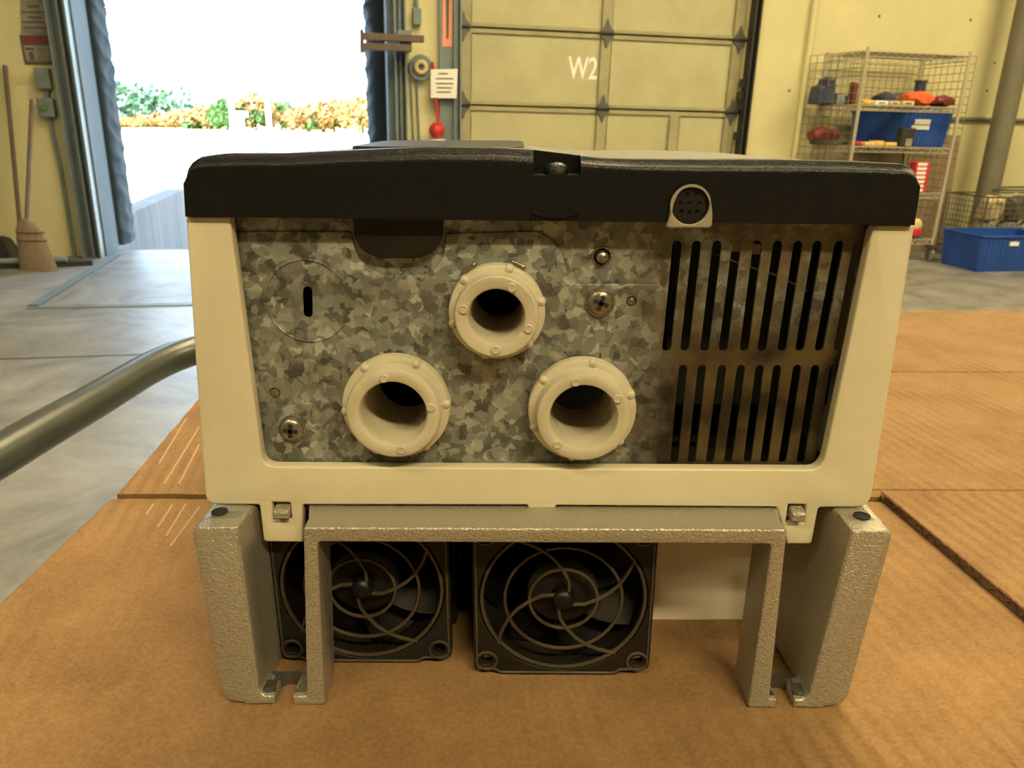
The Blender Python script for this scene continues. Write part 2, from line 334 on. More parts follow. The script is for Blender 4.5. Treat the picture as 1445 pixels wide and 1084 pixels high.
def lerp(tab, x):
    if x <= tab[0][0]: return tab[0][1]
    for (a, b), (c, d) in zip(tab, tab[1:]):
        if x <= c: return b+(d-b)*(x-a)/(c-a)
    return tab[-1][1]

# ================================================================== ROOM
zc = 4.35 - CZ
uL = uw(153, 363)[0]; uR = uw(547, 120)[0]                    # loading door opening
dL = uw(650, 100)[0]; dR = 1.77                               # closed door
HD = 3.0 + FL
wt = .25
b = B(); b.wbox(-7, uL, 0, wt, FL, zc).wbox(uR, dL-.0, 0, wt, FL, zc).wbox(uL, uR, 0, wt, HD, zc).wbox(dL, dR, 0, wt, HD, zc).wbox(dR, 9, 0, wt, FL, zc)
b.obj('wall_back', 'wall', kind='structure')
b = B(); b.wbox(-7.2, -7, -16, 0.2, FL, zc); b.obj('wall_left', 'wall', kind='structure')
b = B(); b.wbox(9, 9.2, -16, 0.2, FL, zc); b.obj('wall_right', 'wall', kind='structure')
b = B(); b.wbox(-7.2, 9.2, -16.2, -16, FL, zc); b.obj('wall_front', 'wall', kind='structure')
b = B(); b.wbox(-7.2, 9.2, -16.2, wt+.3, zc, zc+.2); b.obj('ceiling', 'ceil', kind='structure')
b = B(); b.wbox(-7.2, 9.2, -16.2, wt, FL-.3, FL); b.obj('floor', 'concrete', kind='structure')
for i, (x, y, e, wh_) in enumerate(LAMPS):
    t = thing('ceiling_lamp', (x, y, zc-.08), None, 'lamp', 'ceiling strip lamps')
    t['label'] = 'white ceiling strip lamp ' + wh_
    B().box((x, y, zc-.025), (2.5, .36, .05)).obj('housing', 'lampbody', t)

# floor joints and the leveller plate in front of the open door
p0 = rz(197, 351, FL); p1 = rz(62, 434, FL)
uA = (p0-W0).dot(WU); uB = (p1-W0).dot(WU); wB = (p1-W0).dot(WN)
lev = thing('dock_leveler', W(-1.9, -.6, FL), 'flat dock leveler plate set in the floor before the open loading door', 'dock leveler')
B().wbox(-2.86, -1.02, wB, -.01, FL, FL+.008).obj('plate', 'concrete', lev)
B().wbox(-2.93, -2.88, wB, -.01, FL, FL+.016).obj('edge_angle', 'jamb', lev, label='pale steel edge angle')
B().wbox(-1.0, -.95, wB, -.01, FL, FL+.016).obj('edge_angle', 'jamb', lev)
B().wbox(-2.93, -.95, wB-.03, wB, FL, FL+.006).obj('hinge_strip', 'bluegrey', lev)
B().wbox(-7, 9, wB-.95, wB-.935, FL, FL+.001).obj('trim_1', 'track', kind='structure')

# outside: pit, yard, grass, trees
ZY = -.88
b = B(); b.wbox(-60, uL-.35, wt+.05, 14, ZY-.3, ZY); b.wbox(-60, 60, 14, 34, ZY-.3, ZY); b.obj('yard', 'yard', kind='structure')
q = []
b = B(); b.add([W(uL-.35, wt, FL-1.2), W(9, wt, FL-1.2), W(9, 14, ZY), W(uL-.35, 14, ZY), W(uL-.35, wt, FL-1.5), W(9, wt, FL-1.5), W(9, 14, ZY-.3), W(uL-.35, 14, ZY-.3)],
      [(0, 1, 2, 3), (7, 6, 5, 4), (0, 4, 5, 1), (1, 5, 6, 2), (2, 6, 7, 3), (3, 7, 4, 0)])
b.obj('truck_ramp', 'yard', kind='structure')
b = B(); b.wbox(uL-.35, uL-.15, wt+.06, 14, FL-1.3, ZY+.03); b.obj('retaining_wall', 'pitwall', kind='structure')
b = B(); b.wbox(-80, 80, 34, 36.5, ZY-.3, ZY+.02); b.obj('grass_verge', 'grass', kind='structure')
b = B(); b.wbox(-120, 120, 36.5, 90, ZY-.6, ZY-.02); b.obj('far_ground', 'grass', kind='structure')
def foliage(c, rx, ry_, rz_, n, s, seed):
    rg = random.Random(seed); b = B(); ph = rg.random()*9
    for i in range(n):
        th = rg.random()*6.283; cs = rg.uniform(-.75, 1); sn = math.sqrt(1-cs*cs)
        k = .72+.28*rg.random()
        k *= 1+.28*math.sin(3*th+ph)*sn+.16*math.sin(7*th+ph*2+cs*5)
        p = Vector((c[0]+rx*sn*math.cos(th)*k, c[1]+ry_*sn*math.sin(th)*k, c[2]+rz_*cs*k))
        a = Vector((rg.gauss(0, 1), rg.gauss(0, 1), rg.gauss(0, 1))).normalized(); d = a.orthogonal().normalized(); e = a.cross(d)
        q = s*rg.uniform(.6, 1.3)
        b.add([p-d*q, p-e*q*.6, p+d*q, p+e*q*.6], [(0, 1, 2, 3)])
    return b
ordn = ['leftmost', 'second from left', 'third from left', 'fourth from left', 'fifth from left', 'sixth from left', 'seventh from left', 'fourth from right', 'third from right', 'second from right', 'rightmost']
# (px centre, px top, px half width, kind)
TR = [(160, 170, 26, 'mat_ochre'), (196, 168, 24, 'mat_ochre'), (232, 163, 24, 'mat_ochre'), (268, 158, 24, 'mat_ochre'), (300, 152, 22, 'mat_ochre'), (322, 143, 20, 'mat_green'), (362, 136, 24, 'mat_ochre'), (398, 146, 22, 'mat_green'), (436, 152, 24, 'mat_ochre'), (472, 142, 24, 'mat_ochre'), (512, 139, 26, 'mat_ochre')]
for i, (px, pt, hw, mt) in enumerate(TR):
    D = 43+ (i*7 % 5)
    base = ry(px, 192, D); top = ry(px, pt, D); h = top.z-(ZY-.02); rx = (ry(px+hw, pt, D)-ry(px-hw, pt, D)).x/2
    c = (base.x, D, ZY-.02+h*.52)
    t = thing('bush', (base.x, D, ZY-.02), ('%s bushy autumn shrub beyond the bright yard, %s of its row' % ('green' if mt == 'mat_green' else 'ochre', ordn[i])), 'bush', 'shrubs along the far side of the yard')
    foliage(c, rx*1.12, 1.6, h*.5, 900, .17, i).obj('foliage', mt, t)
    if mt == 'mat_ochre': foliage((c[0]+rx*.4, c[1]-.6, c[2]-.2), rx*.4, .8, h*.32, 160, .16, i+40).obj('green_shoots', 'mat_green', t, label='green shoots')
    B().tube([(base.x, D, ZY-.02), (base.x+.1, D, ZY+h*.6)], [.07, .03], 6).obj('stem', 'trunk', t)
D = 62; base = ry(205, 165, D)
t = thing('wooded_knoll', (base.x, D, ZY-.05), 'round blue green wooded knoll rising behind the leftmost shrubs', 'tree')
c = ry(188, 158, D)
foliage((c.x, D, -.4), 4.4, 3, ry(200, 121, D).z+.4, 2600, .26, 77).obj('foliage', 'mat_blue', t)
B().tube([(c.x, D, ZY-.05), (c.x, D, .6)], [.2, .08], 6).obj('trunk', 'trunk', t)
for px, top, lab, box in ((330, 138, 'white post with a meter box at its foot in the bright yard', 1), (381, 136, 'plain white post standing in the yard right of the boxed post', 0)):
    p = rz(px, 193, ZY); tp = ry(px, top, p.y); wdt = .14
    t = thing('yard_post', (p.x, p.y, ZY), lab, 'post')
    B().tube([(p.x, p.y, ZY), (p.x, p.y, tp.z)], wdt*.75, 10).obj('pole', 'paper', t)
    if box: B().box((p.x+.28, p.y-.05, ZY+.45), (.30, .2, .9)).box((p.x+.36, p.y-.05, ZY+.82), (.46, .24, .22)).obj('meter_box', 'paper', t)

# loading door: jambs, track and quilted seals
b = B(); b.wbox(uL-.012, uL+.0, -.02, .30, FL, HD).wbox(uR, uR+.04, -.03, .30, FL, HD).wbox(uL, uR, 0, .3, HD-.02, HD); b.obj('trim_2', 'jamb', kind='structure')
def track(u0_, u1_, name, m, z0=FL, w0=-.11, w1=0):
    s = .012; b = B(); b.wbox(u0_, u1_, w1-s, w1, z0, HD+.2).wbox(u0_, u0_+s, w0, w1-s, z0, HD+.2).wbox(u1_-s, u1_, w0, w1-s, z0, HD+.2)
    b.wbox((u0_+u1_)/2-.008, (u0_+u1_)/2+.008, w0*.6, w1-s, z0, HD+.2)
    return b.obj(name, m, kind='structure')
uq = uw(108, 250, -.05)[0]
track(uL-.135, uL-.012, 'trim_3', 'bluegrey')
track(uR+.05, uR+.13, 'trim_4', 'bluegrey')
def seal(ua, ub, label):
    """padded quilted cushion: pleats run slantwise over it"""
    b = B(); NZ = 260; NS = 16; rows = []
    for i in range(NZ+1):
        z = FL+.03 + (HD+.25-FL-.03)*i/NZ; row = []
        for j in range(NS+1):
            t = j/NS; ang = math.pi*t
            w = .30+.36*(1-math.cos(ang))/2 ; u = ua+(ub-ua)*min(1, math.sin(ang)**.35+.0)
            pl = .022*(1-abs(math.sin(z*23+t*4+1.6*noise.noise(Vector((z*2.5, t*3, 0)))))**.6)*(.5+abs(noise.noise(Vector((z*1.7, 0, 4))))*2)+.016*noise.noise(Vector((z*6, t*4, 3)))
            row.append(b.bm.verts.new(W(u+(pl if ub > ua else -pl)*math.sin(ang), w, z)))
        rows.append(row)
    for i in range(NZ):
        for j in range(NS): b.bm.faces.new((rows[i][j], rows[i][j+1], rows[i+1][j+1], rows[i+1][j]))
        b.bm.faces.new((rows[i][NS], rows[i][0], rows[i+1][0], rows[i+1][NS]))
    b.bm.faces.new(rows[0]); b.bm.faces.new(list(reversed(rows[-1])))
    b.obj('dock_seal', 'seal', smooth=50, label=label, cat='dock seal')
seal(uL-.02, uL+.05, 'pleated dark vinyl dock seal at left of the open loading door')
seal(uR+.06, uR-.13, 'narrow dark vinyl dock seal at right of the open loading door')

# closed sectional door
dr = thing('door_1', W((dL+dR)/2, .05, FL), None, None, kind='structure')
rows = [FL+.01, -.43, .095, .62, 1.145, 1.67, HD+.1]
B().wbox(dL-.03, dR+.03, .091, .12, FL, HD+.1).obj('light_stop_sheet', 'door', dr)  # added behind the panels to stop daylight leaking through their gaps
for a, c in zip(rows, rows[1:]):
    B().wbox(dL-.03, dR+.03, .045, .09, a+.006, c-.006).obj('panel', 'door', dr, bevel=.004)
    B().wbox(dL-.03, dR+.03, .030, .045, c-.035, c-.008).obj('rail', 'stile', dr)
    B().wbox(dL-.03, dR+.03, .030, .045, a+.008, a+.03).obj('rail', 'stile', dr)
    for u_ in ([dL+.04, .655, dR-.06]+([1.25] if c < .2 else [])):
        B().wbox(u_-.045, u_+.045, .026, .030, a+.03, c-.035).wbox(u_-.045, u_-.036, .026, .045, a+.03, c-.035).wbox(u_+.036, u_+.045, .026, .045, a+.03, c-.035).obj('stile', 'stile', dr)
for zr in rows[1:-1]:
    for u_ in (dL+.02, .655, dR-.05):
        pts = [(u_-.055, zr-.012), (u_-.022, zr-.045), (u_, zr-.10), (u_+.022, zr-.045), (u_+.055, zr-.012), (u_+.055, zr+.012), (u_+.022, zr+.045), (u_, zr+.10), (u_-.022, zr+.045), (u_-.055, zr+.012)]
        n = len(pts); b = B(); b.add([W(p[0], w, p[1]) for w in (.012, .026) for p in pts], [tuple(range(n)), tuple(range(2*n-1, n-1, -1))]+[(i, (i+1) % n, n+(i+1) % n, n+i) for i in range(n)])
        h = b.obj('hinge', 'hinge', dr)
        B().tube([W(u_-.05, .008, zr), W(u_+.05, .008, zr)], .011, 8).obj('hinge_pin', 'track', h)
track(dR+.0, dR+.055, 'trim_5', 'track', w0=-.09)
track(dL-.06, dL-.005, 'trim_6', 'bluegrey', w0=-.09)
b = B()
for zz, du in ((.31, .0), (.22, -.01), (.14, .01), (-.08, 0), (-.3, .01)): b.wbox(dR-.03+du, dR, -.05, -.01, zz-.03, zz+.03)
b.obj('trim_7', 'track', kind='structure')
def letters(txt, px0, py0, px1, py1, m, parent, name):
    ua, za = uw(px0, py1, .04); ub, zb = uw(px1, py0, .04)
    cu = bpy.data.curves.new('t', 'FONT'); cu.body = txt; cu.extrude = .001; cu.offset = .012; o = bpy.data.objects.new('t', cu); COL.objects.link(o)
    bpy.context.view_layer.update(); me = bpy.data.meshes.new_from_object(o); bpy.data.objects.remove(o)
    xs = [v.co.x for v in me.vertices]; ys = [v.co.y for v in me.vertices]
    x_0, x_1, y_0, y_1 = min(xs), max(xs), min(ys), max(ys)
    for v in me.vertices:
        v.co = W(ua+(v.co.x-x_0)/(x_1-x_0)*(ub-ua), .043+v.co.z, za+(v.co.y-y_0)/(y_1-y_0)*(zb-za))
    me.materials.clear(); return finish(me, name, m, parent)
letters('W2', 801, 81, 844, 111, 'white', dr, 'lettering')

# things on the wall between the doors
def wall_quad(b, quad, w0, w1):
    pa = [uw(*q, w=w1) for q in quad]; b.add([W(u, w0, z) for u, z in pa]+[W(u, w1, z) for u, z in pa], [(3, 2, 1, 0), (4, 5, 6, 7), (0, 1, 5, 4), (1, 2, 6, 5), (2, 3, 7, 6), (3, 0, 4, 7)]); return b
pc = thing('post_channel', W(uw(630, 150)[0], -.03, FL), 'dark steel channel between the two loading doors carrying a pink label', 'steel channel')
a_ = uw(619, 100)[0]; c_ = uw(639, 100)[0]
B().wbox(a_, c_, -.05, 0, FL, HD+.3).obj('channel', 'bluegrey', pc)
wall_quad(B(), [(625, 0), (639, 0), (638, 66), (624, 66)], -.0505, -.054).obj('label_strip', 'pink', pc, label='orange pink strip label')
wall_quad(B(), [(629, 0), (634, 0), (633, 55), (630, 55)], -.0545, -.056).obj('print', 'darkprint', pc)
n = thing('paper_notice', W(uw(628, 120)[0], -.10, uw(628, 138)[1]), 'white printed paper notice taped beside the closed door', 'notice')
wall_quad(B(), [(608, 98), (646, 97), (644, 139), (608, 138)], -.097, -.10).obj('sheet', 'paper', n)
b = B()
for k, (xa, xb, yy) in enumerate(((618, 632, 104), (615, 640, 111), (615, 640, 118), (616, 638, 124), (616, 636, 130))):
    wall_quad(b, [(xa, yy-1), (xb, yy-.8), (xb, yy+1), (xa, yy+.8)], -.1005, -.1015)
b.obj('print', 'darkprint', n)
lb = thing('latch_bar', W(uw(555, 60)[0], -.2, uw(555, 72)[1]), 'pair of rusty steel bars jutting across the right door jamb', 'bracket')
for y0_, y1_, xe in ((51, 56, 598), (68, 66, 580)):
    u1_, z1_ = uw(510, y0_, -.2); u2_, z2_ = uw(xe, y1_, -.2)
    b = B(); zz = (z1_+z2_)/2; b.wbox(u1_+.01, u2_, -.24, -.19, zz-.022, zz+.022); b.wbox(u1_-.01, u1_+.015, -.26, -.17, zz-.04, zz+.04); b.obj('bar', 'handlewood', lb, bevel=.004)
B().wbox(uw(560, 60)[0], uw(578, 60)[0], -.19, 0, uw(560, 72)[1], uw(560, 46)[1]).obj('bracket', 'bluegrey', lb)
rg = thing('tape_reel', W(uw(594, 97)[0], -.06, uw(594, 106)[1]), 'cream ring hanging on a dark round reel beside the open door', 'reel')
u_, z_ = uw(594, 95, -.06)
B().lathe([(.001, 0), (.085, 0), (.085, .05), (.001, .05)], W(u_, 0, z_), -WN, 32).obj('reel', 'bluegrey', rg, smooth=40)
B().tube([W(u_+.036*math.cos(t*.3927), -.065, z_+.036*math.sin(t*.3927)) for t in range(16)], .016, 8, closed=True).obj('ring', 'beige', rg, smooth=60)
u_, z_ = uw(588, 18, -.03)
hb = thing('pull_box', W(u_, -.03, z_-.08), 'dark pull switch hanging high between the doors', 'switch')
B().wbox(u_-.03, u_+.03, -.06, 0, z_-.08, z_+.03).wbox(u_-.012, u_+.012, -.05, -.01, z_+.03, z_+.22).obj('body', 'bluegrey', hb, bevel=.008)
u_ = uw(586, 150, -.02)[0]
b = B(); b.tube([W(u_-.03, -.02, uw(584, 113)[1]), W(u_+.0, -.02, FL+.3)], .008, 6); b.tube([W(u_+.012, -.02, uw(590, 113)[1]), W(u_+.04, -.02, FL+.3)], .008, 6)
b.obj('hanging_cable', 'bluegrey', label='pair of dark cables hanging below the reel', cat='cable')
ex = rz(617, 250, FL); u_, z_ = uw(617, 184, -.12)
e = thing('lock_out_ball', W(u_, -.10, z_-.07), 'round red float with a red strap hanging by the paper notice', 'float')
B().lathe([(.0001, -.058), (.03, -.05), (.052, -.025), (.058, 0), (.052, .025), (.03, .05), (.0001, .058)], W(u_, -.10, z_), (0, 0, 1), 24).obj('ball', 'red', e, smooth=80)
B().tube([W(uw(609, 88)[0], -.07, uw(609, 88)[1]), W(u_-.01, -.08, z_+.28), W(u_+.01, -.10, z_+.05)], .010, 6).obj('strap', 'red', e)
B().lathe([(.06, 0), (.06, .03), (.0001, .03)], W(u_, -.10, z_-.09), (0, 0, 1), 20, cap0=True).obj('base', 'paper', e)

# left wall: notices, switch, conduit, pole, broom, dust pan, board
def notice(name, quad, lab, m, lines, dark=None):
    u_, z_ = uw((quad[2][0]+quad[3][0])/2, quad[2][1], -.01)
    n = thing(name, W(u_, -.01, z_), lab, 'notice'); wall_quad(B(), quad, 0, -.006).obj('board', m, n)
    b = B()
    for (xa, xb, ya, hh) in lines: wall_quad(b, [(xa, ya-hh), (xb, ya-hh+.4), (xb, ya+hh+.4), (xa, ya+hh)], -.0065, -.008)
    b.obj('print', 'darkprint' if not dark else dark, n); return n
notice('wall_notice', [(28, -20), (76, -20), (79, 50), (30, 47)], 'faded grey wall notice at top left above the framed safety sign', 'greyjunk',
       [(40, 55, 9, 1.6), (31, 68, 17, 1.2), (38, 58, 24, 1.2), (31, 62, 31, 1.2), (33, 66, 39, 1.2)])
n = notice('safety_sign', [(27, 49), (78, 50), (84, 92), (35, 91)], 'dark framed safety sign on the wall left of the open door', 'darkprint', [(33, 76, 56, 4.5)], 'maroon')
wall_quad(B(), [(33, 64), (78, 65), (80, 87), (37, 87)], -.0085, -.0095).obj('white_field', 'greyjunk', n)
b = B(); wall_quad(b, [(36, 67), (48, 67), (48, 71), (36, 71)], -.010, -.011); wall_quad(b, [(40, 73), (46, 73), (50, 85), (43, 85)], -.010, -.011)
for k in range(5): wall_quad(b, [(52, 69+k*3.6), (77, 69.5+k*3.6), (77, 70.3+k*3.6), (52, 69.8+k*3.6)], -.010, -.011)
b.obj('pictogram', 'darkprint', n)
u_, z_ = uw(62, 113, -.03)
s = thing('wall_switch', W(u_, -.03, uw(66, 165)[1]), 'dark control box with green button and conduit on the left wall', 'switch')
B().wbox(u_-.045, u_+.045, -.06, 0, uw(62, 126)[1], uw(60, 96)[1]).obj('upper_box', 'bluegrey', s, bevel=.008)
u2, z2 = uw(67, 152, -.03)
B().wbox(u2-.05, u2+.05, -.07, 0, z2-.06, z2+.06).obj('lower_box', 'bluegrey', s, bevel=.01)
B().lathe([(.0001, .02), (.018, .018), (.02, 0)], W(u2-.01, -.07, z2), -WN, 16).obj('button', 'mat_green', s, label='green button')
B().tube([W(u_+.01, -.02, uw(62, 126)[1]), W(u2, -.02, z2+.05)], .016, 8).tube([W(u2, -.02, z2-.05), W(u2+.02, -.02, z2-.4), W(u2+.02, -.02, FL)], .013, 8).obj('conduit', 'bluegrey', s, smooth=50)
wall_quad(B(), [(16, 108), (54, 111), (54, 121), (17, 118)], 0, -.004).obj('paper_strip', 'beige', label='thin pale strip stuck on the left wall beside the control box', cat='notice')
pb = rz(27, 372, FL); u_ = uw(6, 92, -.04)[0]; ub_ = uw(25, 368, -.25)[0]
B().tube([W(ub_, -.16, FL+.005), W(u_, -.03, uw(6, 92, -.04)[1])], .014, 8).obj('long_pole', 'handlewood', smooth=50, label='long dark wooden pole leaning on the left wall', cat='pole')
# broom: straw head on the floor, handle leaning on the wall
hb_ = rz(46, 381, FL); t = thing('broom', (hb_.x, hb_.y, FL), 'straw broom standing on its bristles against the left wall', 'broom')
D = hb_.y; c0 = ry(41, 316, D+.02); tipx = ry(45, 141, D+.28)
b = B()
sec = [(0, .125, .035, .004), (.05, .12, .034, .003), (.16, .10, .03, 0), (.25, .085, .027, -.004), (.30, .06, .022, -.006), (.325, .02, .018, -.008)]
rings = []
for z, hw, hd, sh in sec:
    rings.append([b.bm.verts.new((c0.x+.02*(1-z/.325)+sh+hw*math.cos(k*.3927)+.004*math.sin(k*5), D+hd*math.sin(k*.3927), FL+z)) for k in range(16)])
for A, Bq in zip(rings, rings[1:]):
    for k in range(16): b.bm.faces.new((A[k], A[(k+1) % 16], Bq[(k+1) % 16], Bq[k]))
b.bm.faces.new(rings[0]); b.bm.faces.new(rings[-1]); b.obj('bristles', 'bristle', t, smooth=50)
for zz in (.19, .24): B().tube([(c0.x+.012+(.098 if zz < .2 else .09)*math.cos(k*.3927), D+.031*math.sin(k*.3927), FL+zz) for k in range(16)], .003, 5, closed=True).obj('stitching', 'maroon', t)
B().tube([(c0.x, D, FL+.31), tipx], [.013, .013], 8).obj('handle', 'handlewood', t, smooth=50)
a1 = rz(0, 381, FL); a2 = rz(100, 377, FL)
t = thing('dust_pan', ((a1.x+a2.x)/2, a2.y, FL), 'long dark floor squeegee lying at the foot of the left wall', 'squeegee')
dirv = (a2-a1).normalized()
B().tube([a1-dirv*.4+Vector((0, .02, .05)), a2+Vector((-.03, .02, .05))], .02, 8).obj('frame', 'bluegrey', t, smooth=50)
B().box((a1+a2)/2+Vector((-.12, .03, .016)), ((a2-a1).length+.45, .10, .030), Matrix.Rotation(math.atan2(dirv.y, dirv.x), 3, 'Z')).obj('blade', 'track', t)
a3 = rz(2, 378, FL); B().box((a3.x-.1, a3.y+.17, FL+.09), (.30, .12, .18), taper=.5).obj('black_sack', 'track', bevel=.03, label='dark bundle at left frame edge behind the squeegee', cat='bag')

# right wall: conduits, column
u_ = uw(1151, 5, -.03)[0]
B().tube([W(u_, -.025, FL), W(u_, -.025, zc)], .026, 10).obj('wall_conduit', 'wall', smooth=50, label='painted vertical conduit on the yellow wall left of the wire rack', cat='pipe')
z_ = uw(1400, 169, -.02)[1]
B().tube([W(3.0, -.02, z_), W(8.9, -.02, z_)], .016, 8).obj('wall_pipe', 'pole', smooth=50, label='thin horizontal pipe along the yellow wall behind the grey column', cat='pipe')
ua = uw(1381, 271, -.25)[0]; ub = uw(1407, 268, -.25)[0]
B().lathe([((ub-ua)/2, 0), ((ub-ua)/2, zc-FL)], W((ua+ub)/2, -.25, FL), (0, 0, 1), 20, cap0=True, cap1=True).obj('steel_column', 'pole', smooth=50, label='grey painted round steel column at the right before the yellow wall', cat='column')
b = B()
for (px, py) in ((1241, 23), (1370, 28), (1404, 89), (1393, 128), (1114, 128), (1176, 122)):
    u_, z_ = uw(px, py, -.002); b.lathe([(.0001, .003), (.010, .002), (.012, 0)], W(u_, 0, z_), -WN, 8)
b.obj('trim_8', 'handlewood', kind='structure')

# plywood behind the rack
ua = uw(1190, 250, -.05)[0]; ub, zb_ = uw(1353, 191, -.06)
B().box(W((ua+ub)/2, -.10, (FL+zb_)/2), (ub-ua, .018, (zb_-FL)), WR @ Matrix.Rotation(math.radians(-4), 3, 'X')).obj('plywood_sheet', 'wood', label='tall brown plywood sheet leaning on the wall behind the wire rack', cat='board')

# ------------------------------------------------------------------ wire rack
bR = rz(1318, 371, FL); zt = ry(1370, 72, bR.y).z
tL = rz(1225, 70, zt); tB = rz(1163, 80, zt)
P_FR = Vector((bR.x, bR.y, 0)); P_FL = Vector((tL.x, tL.y, 0))
zt = .535; tL = rz(1225, 70, zt); P_FL = Vector((tL.x, tL.y, 0)); dx = WU.copy(); dyv = WN.copy(); dep = .50
r_ = ray(1370, 73, ROLL); s_ = (P_FL.y*r_.x-P_FL.x*r_.y)/(dx.x*r_.y-dx.y*r_.x); wid = s_
print('RACK', bR, tL, tB, wid, dep, zt, (Vector((tB.x,tB.y,0))-P_FL).dot(dyv), (Vector((tB.x,tB.y,0))-P_FL).dot(dx))
def RK(a, d, z): return P_FL + dx*a + dyv*d + Vector((0, 0, z))
rack = thing('wire_rack', RK(wid/2, dep/2, FL), 'tall chrome wire shelving rack on casters against the yellow wall', 'shelf')
for a in (0, wid):
    for d in (0, dep):
        B().tube([RK(a, d, FL+.13), RK(a, d, zt+.02)], .013, 10).obj('post', 'chrome', rack, smooth=50)
        cs = B(); cs.box(RK(a, d, FL+.115), (.07, .07, .02)); cs.box(RK(a+.028, d, FL+.07), (.012, .03, .09)); cs.box(RK(a-.028, d, FL+.07), (.012, .03, .09)); c = cs.obj('caster', 'hinge', rack)
        B().lathe([(.0001, -.016), (.045, -.016), (.05, -.010), (.05, .010), (.045, .016), (.0001, .016)], RK(a, d, FL+.05), dx, 20).obj('wheel', 'rubber', c, smooth=40)
def shelf_z(py, px):                       # height of a shelf front edge from its picture height
    r = ray(px, py, ROLL)
    t = P_FL.dot(dyv)/Vector((r.x, r.y, 0)).dot(dyv); return r.z*t
SH = [shelf_z(151, 1300), shelf_z(209, 1300), shelf_z(273, 1310), shelf_z(338, 1310)]
print('SH', SH, zt)
for z in [zt-.01]+SH:
    b = B(); 
    for zz, r in ((z, .005), (z-.035, .004)):
        b.tube([RK(0, 0, zz), RK(wid, 0, zz), RK(wid, dep, zz), RK(0, dep, zz)], r, 6, closed=True)
    nz = 26
    for d in (0, dep): b.tube([RK(wid*i/nz, d, z if i % 2 else z-.035) for i in range(nz+1)], .003, 5)
    for a in (0, wid): b.tube([RK(a, dep*i/14, z if i % 2 else z-.035) for i in range(15)], .003, 5)
    s = b.obj('shelf', 'chrome', rack)
    b = B()
    for i in range(1, 34): b.tube([RK(wid*i/34, 0, z), RK(wid*i/34, dep, z)], .0022, 4, cap=False)
    for i in (1, 2): b.tube([RK(0, dep*i/3, z-.006), RK(wid, dep*i/3, z-.006)], .003, 4, cap=False)
    b.obj('wire_deck', 'wire', s, kind='stuff')
def grid(pf, na, nb, r):
    b = B()
    for i in range(na+1): b.tube([pf(i/na, 0), pf(i/na, 1)], r, 4, cap=False)
    for j in range(nb+1): b.tube([pf(0, j/nb), pf(1, j/nb)], r, 4, cap=False)
    return b
grid(lambda s, t: RK(wid*s, dep+.02, SH[3]+(zt-SH[3])*t), 15, 24, .0025).obj('back_grid', 'wire', rack, kind='stuff', label='welded wire back grid')
grid(lambda s, t: RK(wid+.045, -.02+.62*s, SH[3]+(zt-.01-SH[3])*t), 9, 24, .0025).obj('side_grid', 'wire', rack, kind='stuff')
grid(lambda s, t: RK(-.03-.12*s, -.0+.78*s, SH[3]+(zt-.01-SH[3])*t), 10, 24, .0025).obj('side_grid', 'wire', rack, kind='stuff')

# ---- things on the rack
def rkp(px, py, d):                        # point on the plane d behind the rack's front
    r = ray(px, py, ROLL); t = (P_FL+dyv*d).dot(dyv)/Vector((r.x, r.y, 0)).dot(dyv); p = r*t
    return (p-P_FL).dot(dx), p.z
RKR = Matrix((dx, dyv, Vector((0, 0, 1)))).transposed()
def rbox(name, x0p, x1p, yt, sz, d, dp, m, lab, cat, taper=1, bev=.006, rot=0, group=None, detail=None):
    a0, _ = rkp(x0p, 200, d); a1, _ = rkp(x1p, 200, d); yb = None
    a0, zt_ = rkp(x0p, yt, d); a1, zt_ = rkp(x1p, yt, d); h = max(.03, zt_-sz-.006)
    R = RKR @ Matrix.Rotation(rot, 3, 'Z')
    c = RK((a0+a1)/2, d+dp/2, sz+.006+h/2)
    if not detail:
        return B().box(c, (a1-a0, dp, h), R, taper).obj(name, m, org=RK((a0+a1)/2, d+dp/2, sz+.006), bevel=bev, label=lab, cat=cat, group=group)
    t = thing(name, RK((a0+a1)/2, d+dp/2, sz+.006), lab, cat, group)
    B().box(c, (a1-a0, dp, h), R, taper).obj('body', m, t, bevel=bev)
    detail(t, c, (a1-a0, dp, h), R); return t
def tape(mm, fr=(0, 1), name='label_patch'):
    def f(t, c, d, R): B().box(c+R @ Vector((0, 0, 0)), (d[0]*.5, d[1]+.004, d[2]*.35), R).obj(name, mm, t)
    return f
S2, S3, S4, S5 = SH
rbox('small_carton', 1218, 1234, 141, S2, .02, .10, 'yellow', 'small yellow carton at the left end of the second shelf', 'box', detail=tape('beige'))
rbox('parts_tray', 1236, 1254, 143, S2, .02, .12, 'paper', 'flat white tray beside the yellow carton on the second shelf', 'tray', detail=tape('greyjunk'))
rbox('parts_tray', 1257, 1270, 144, S2, .02, .10, 'beige', 'small beige tray in the middle of the second shelf front', 'tray', detail=tape('junk'))
rbox('parts_tray', 1275, 1291, 143, S2, .02, .10, 'beige', 'small beige tray just left of the orange bag', 'tray', detail=tape('junk'))
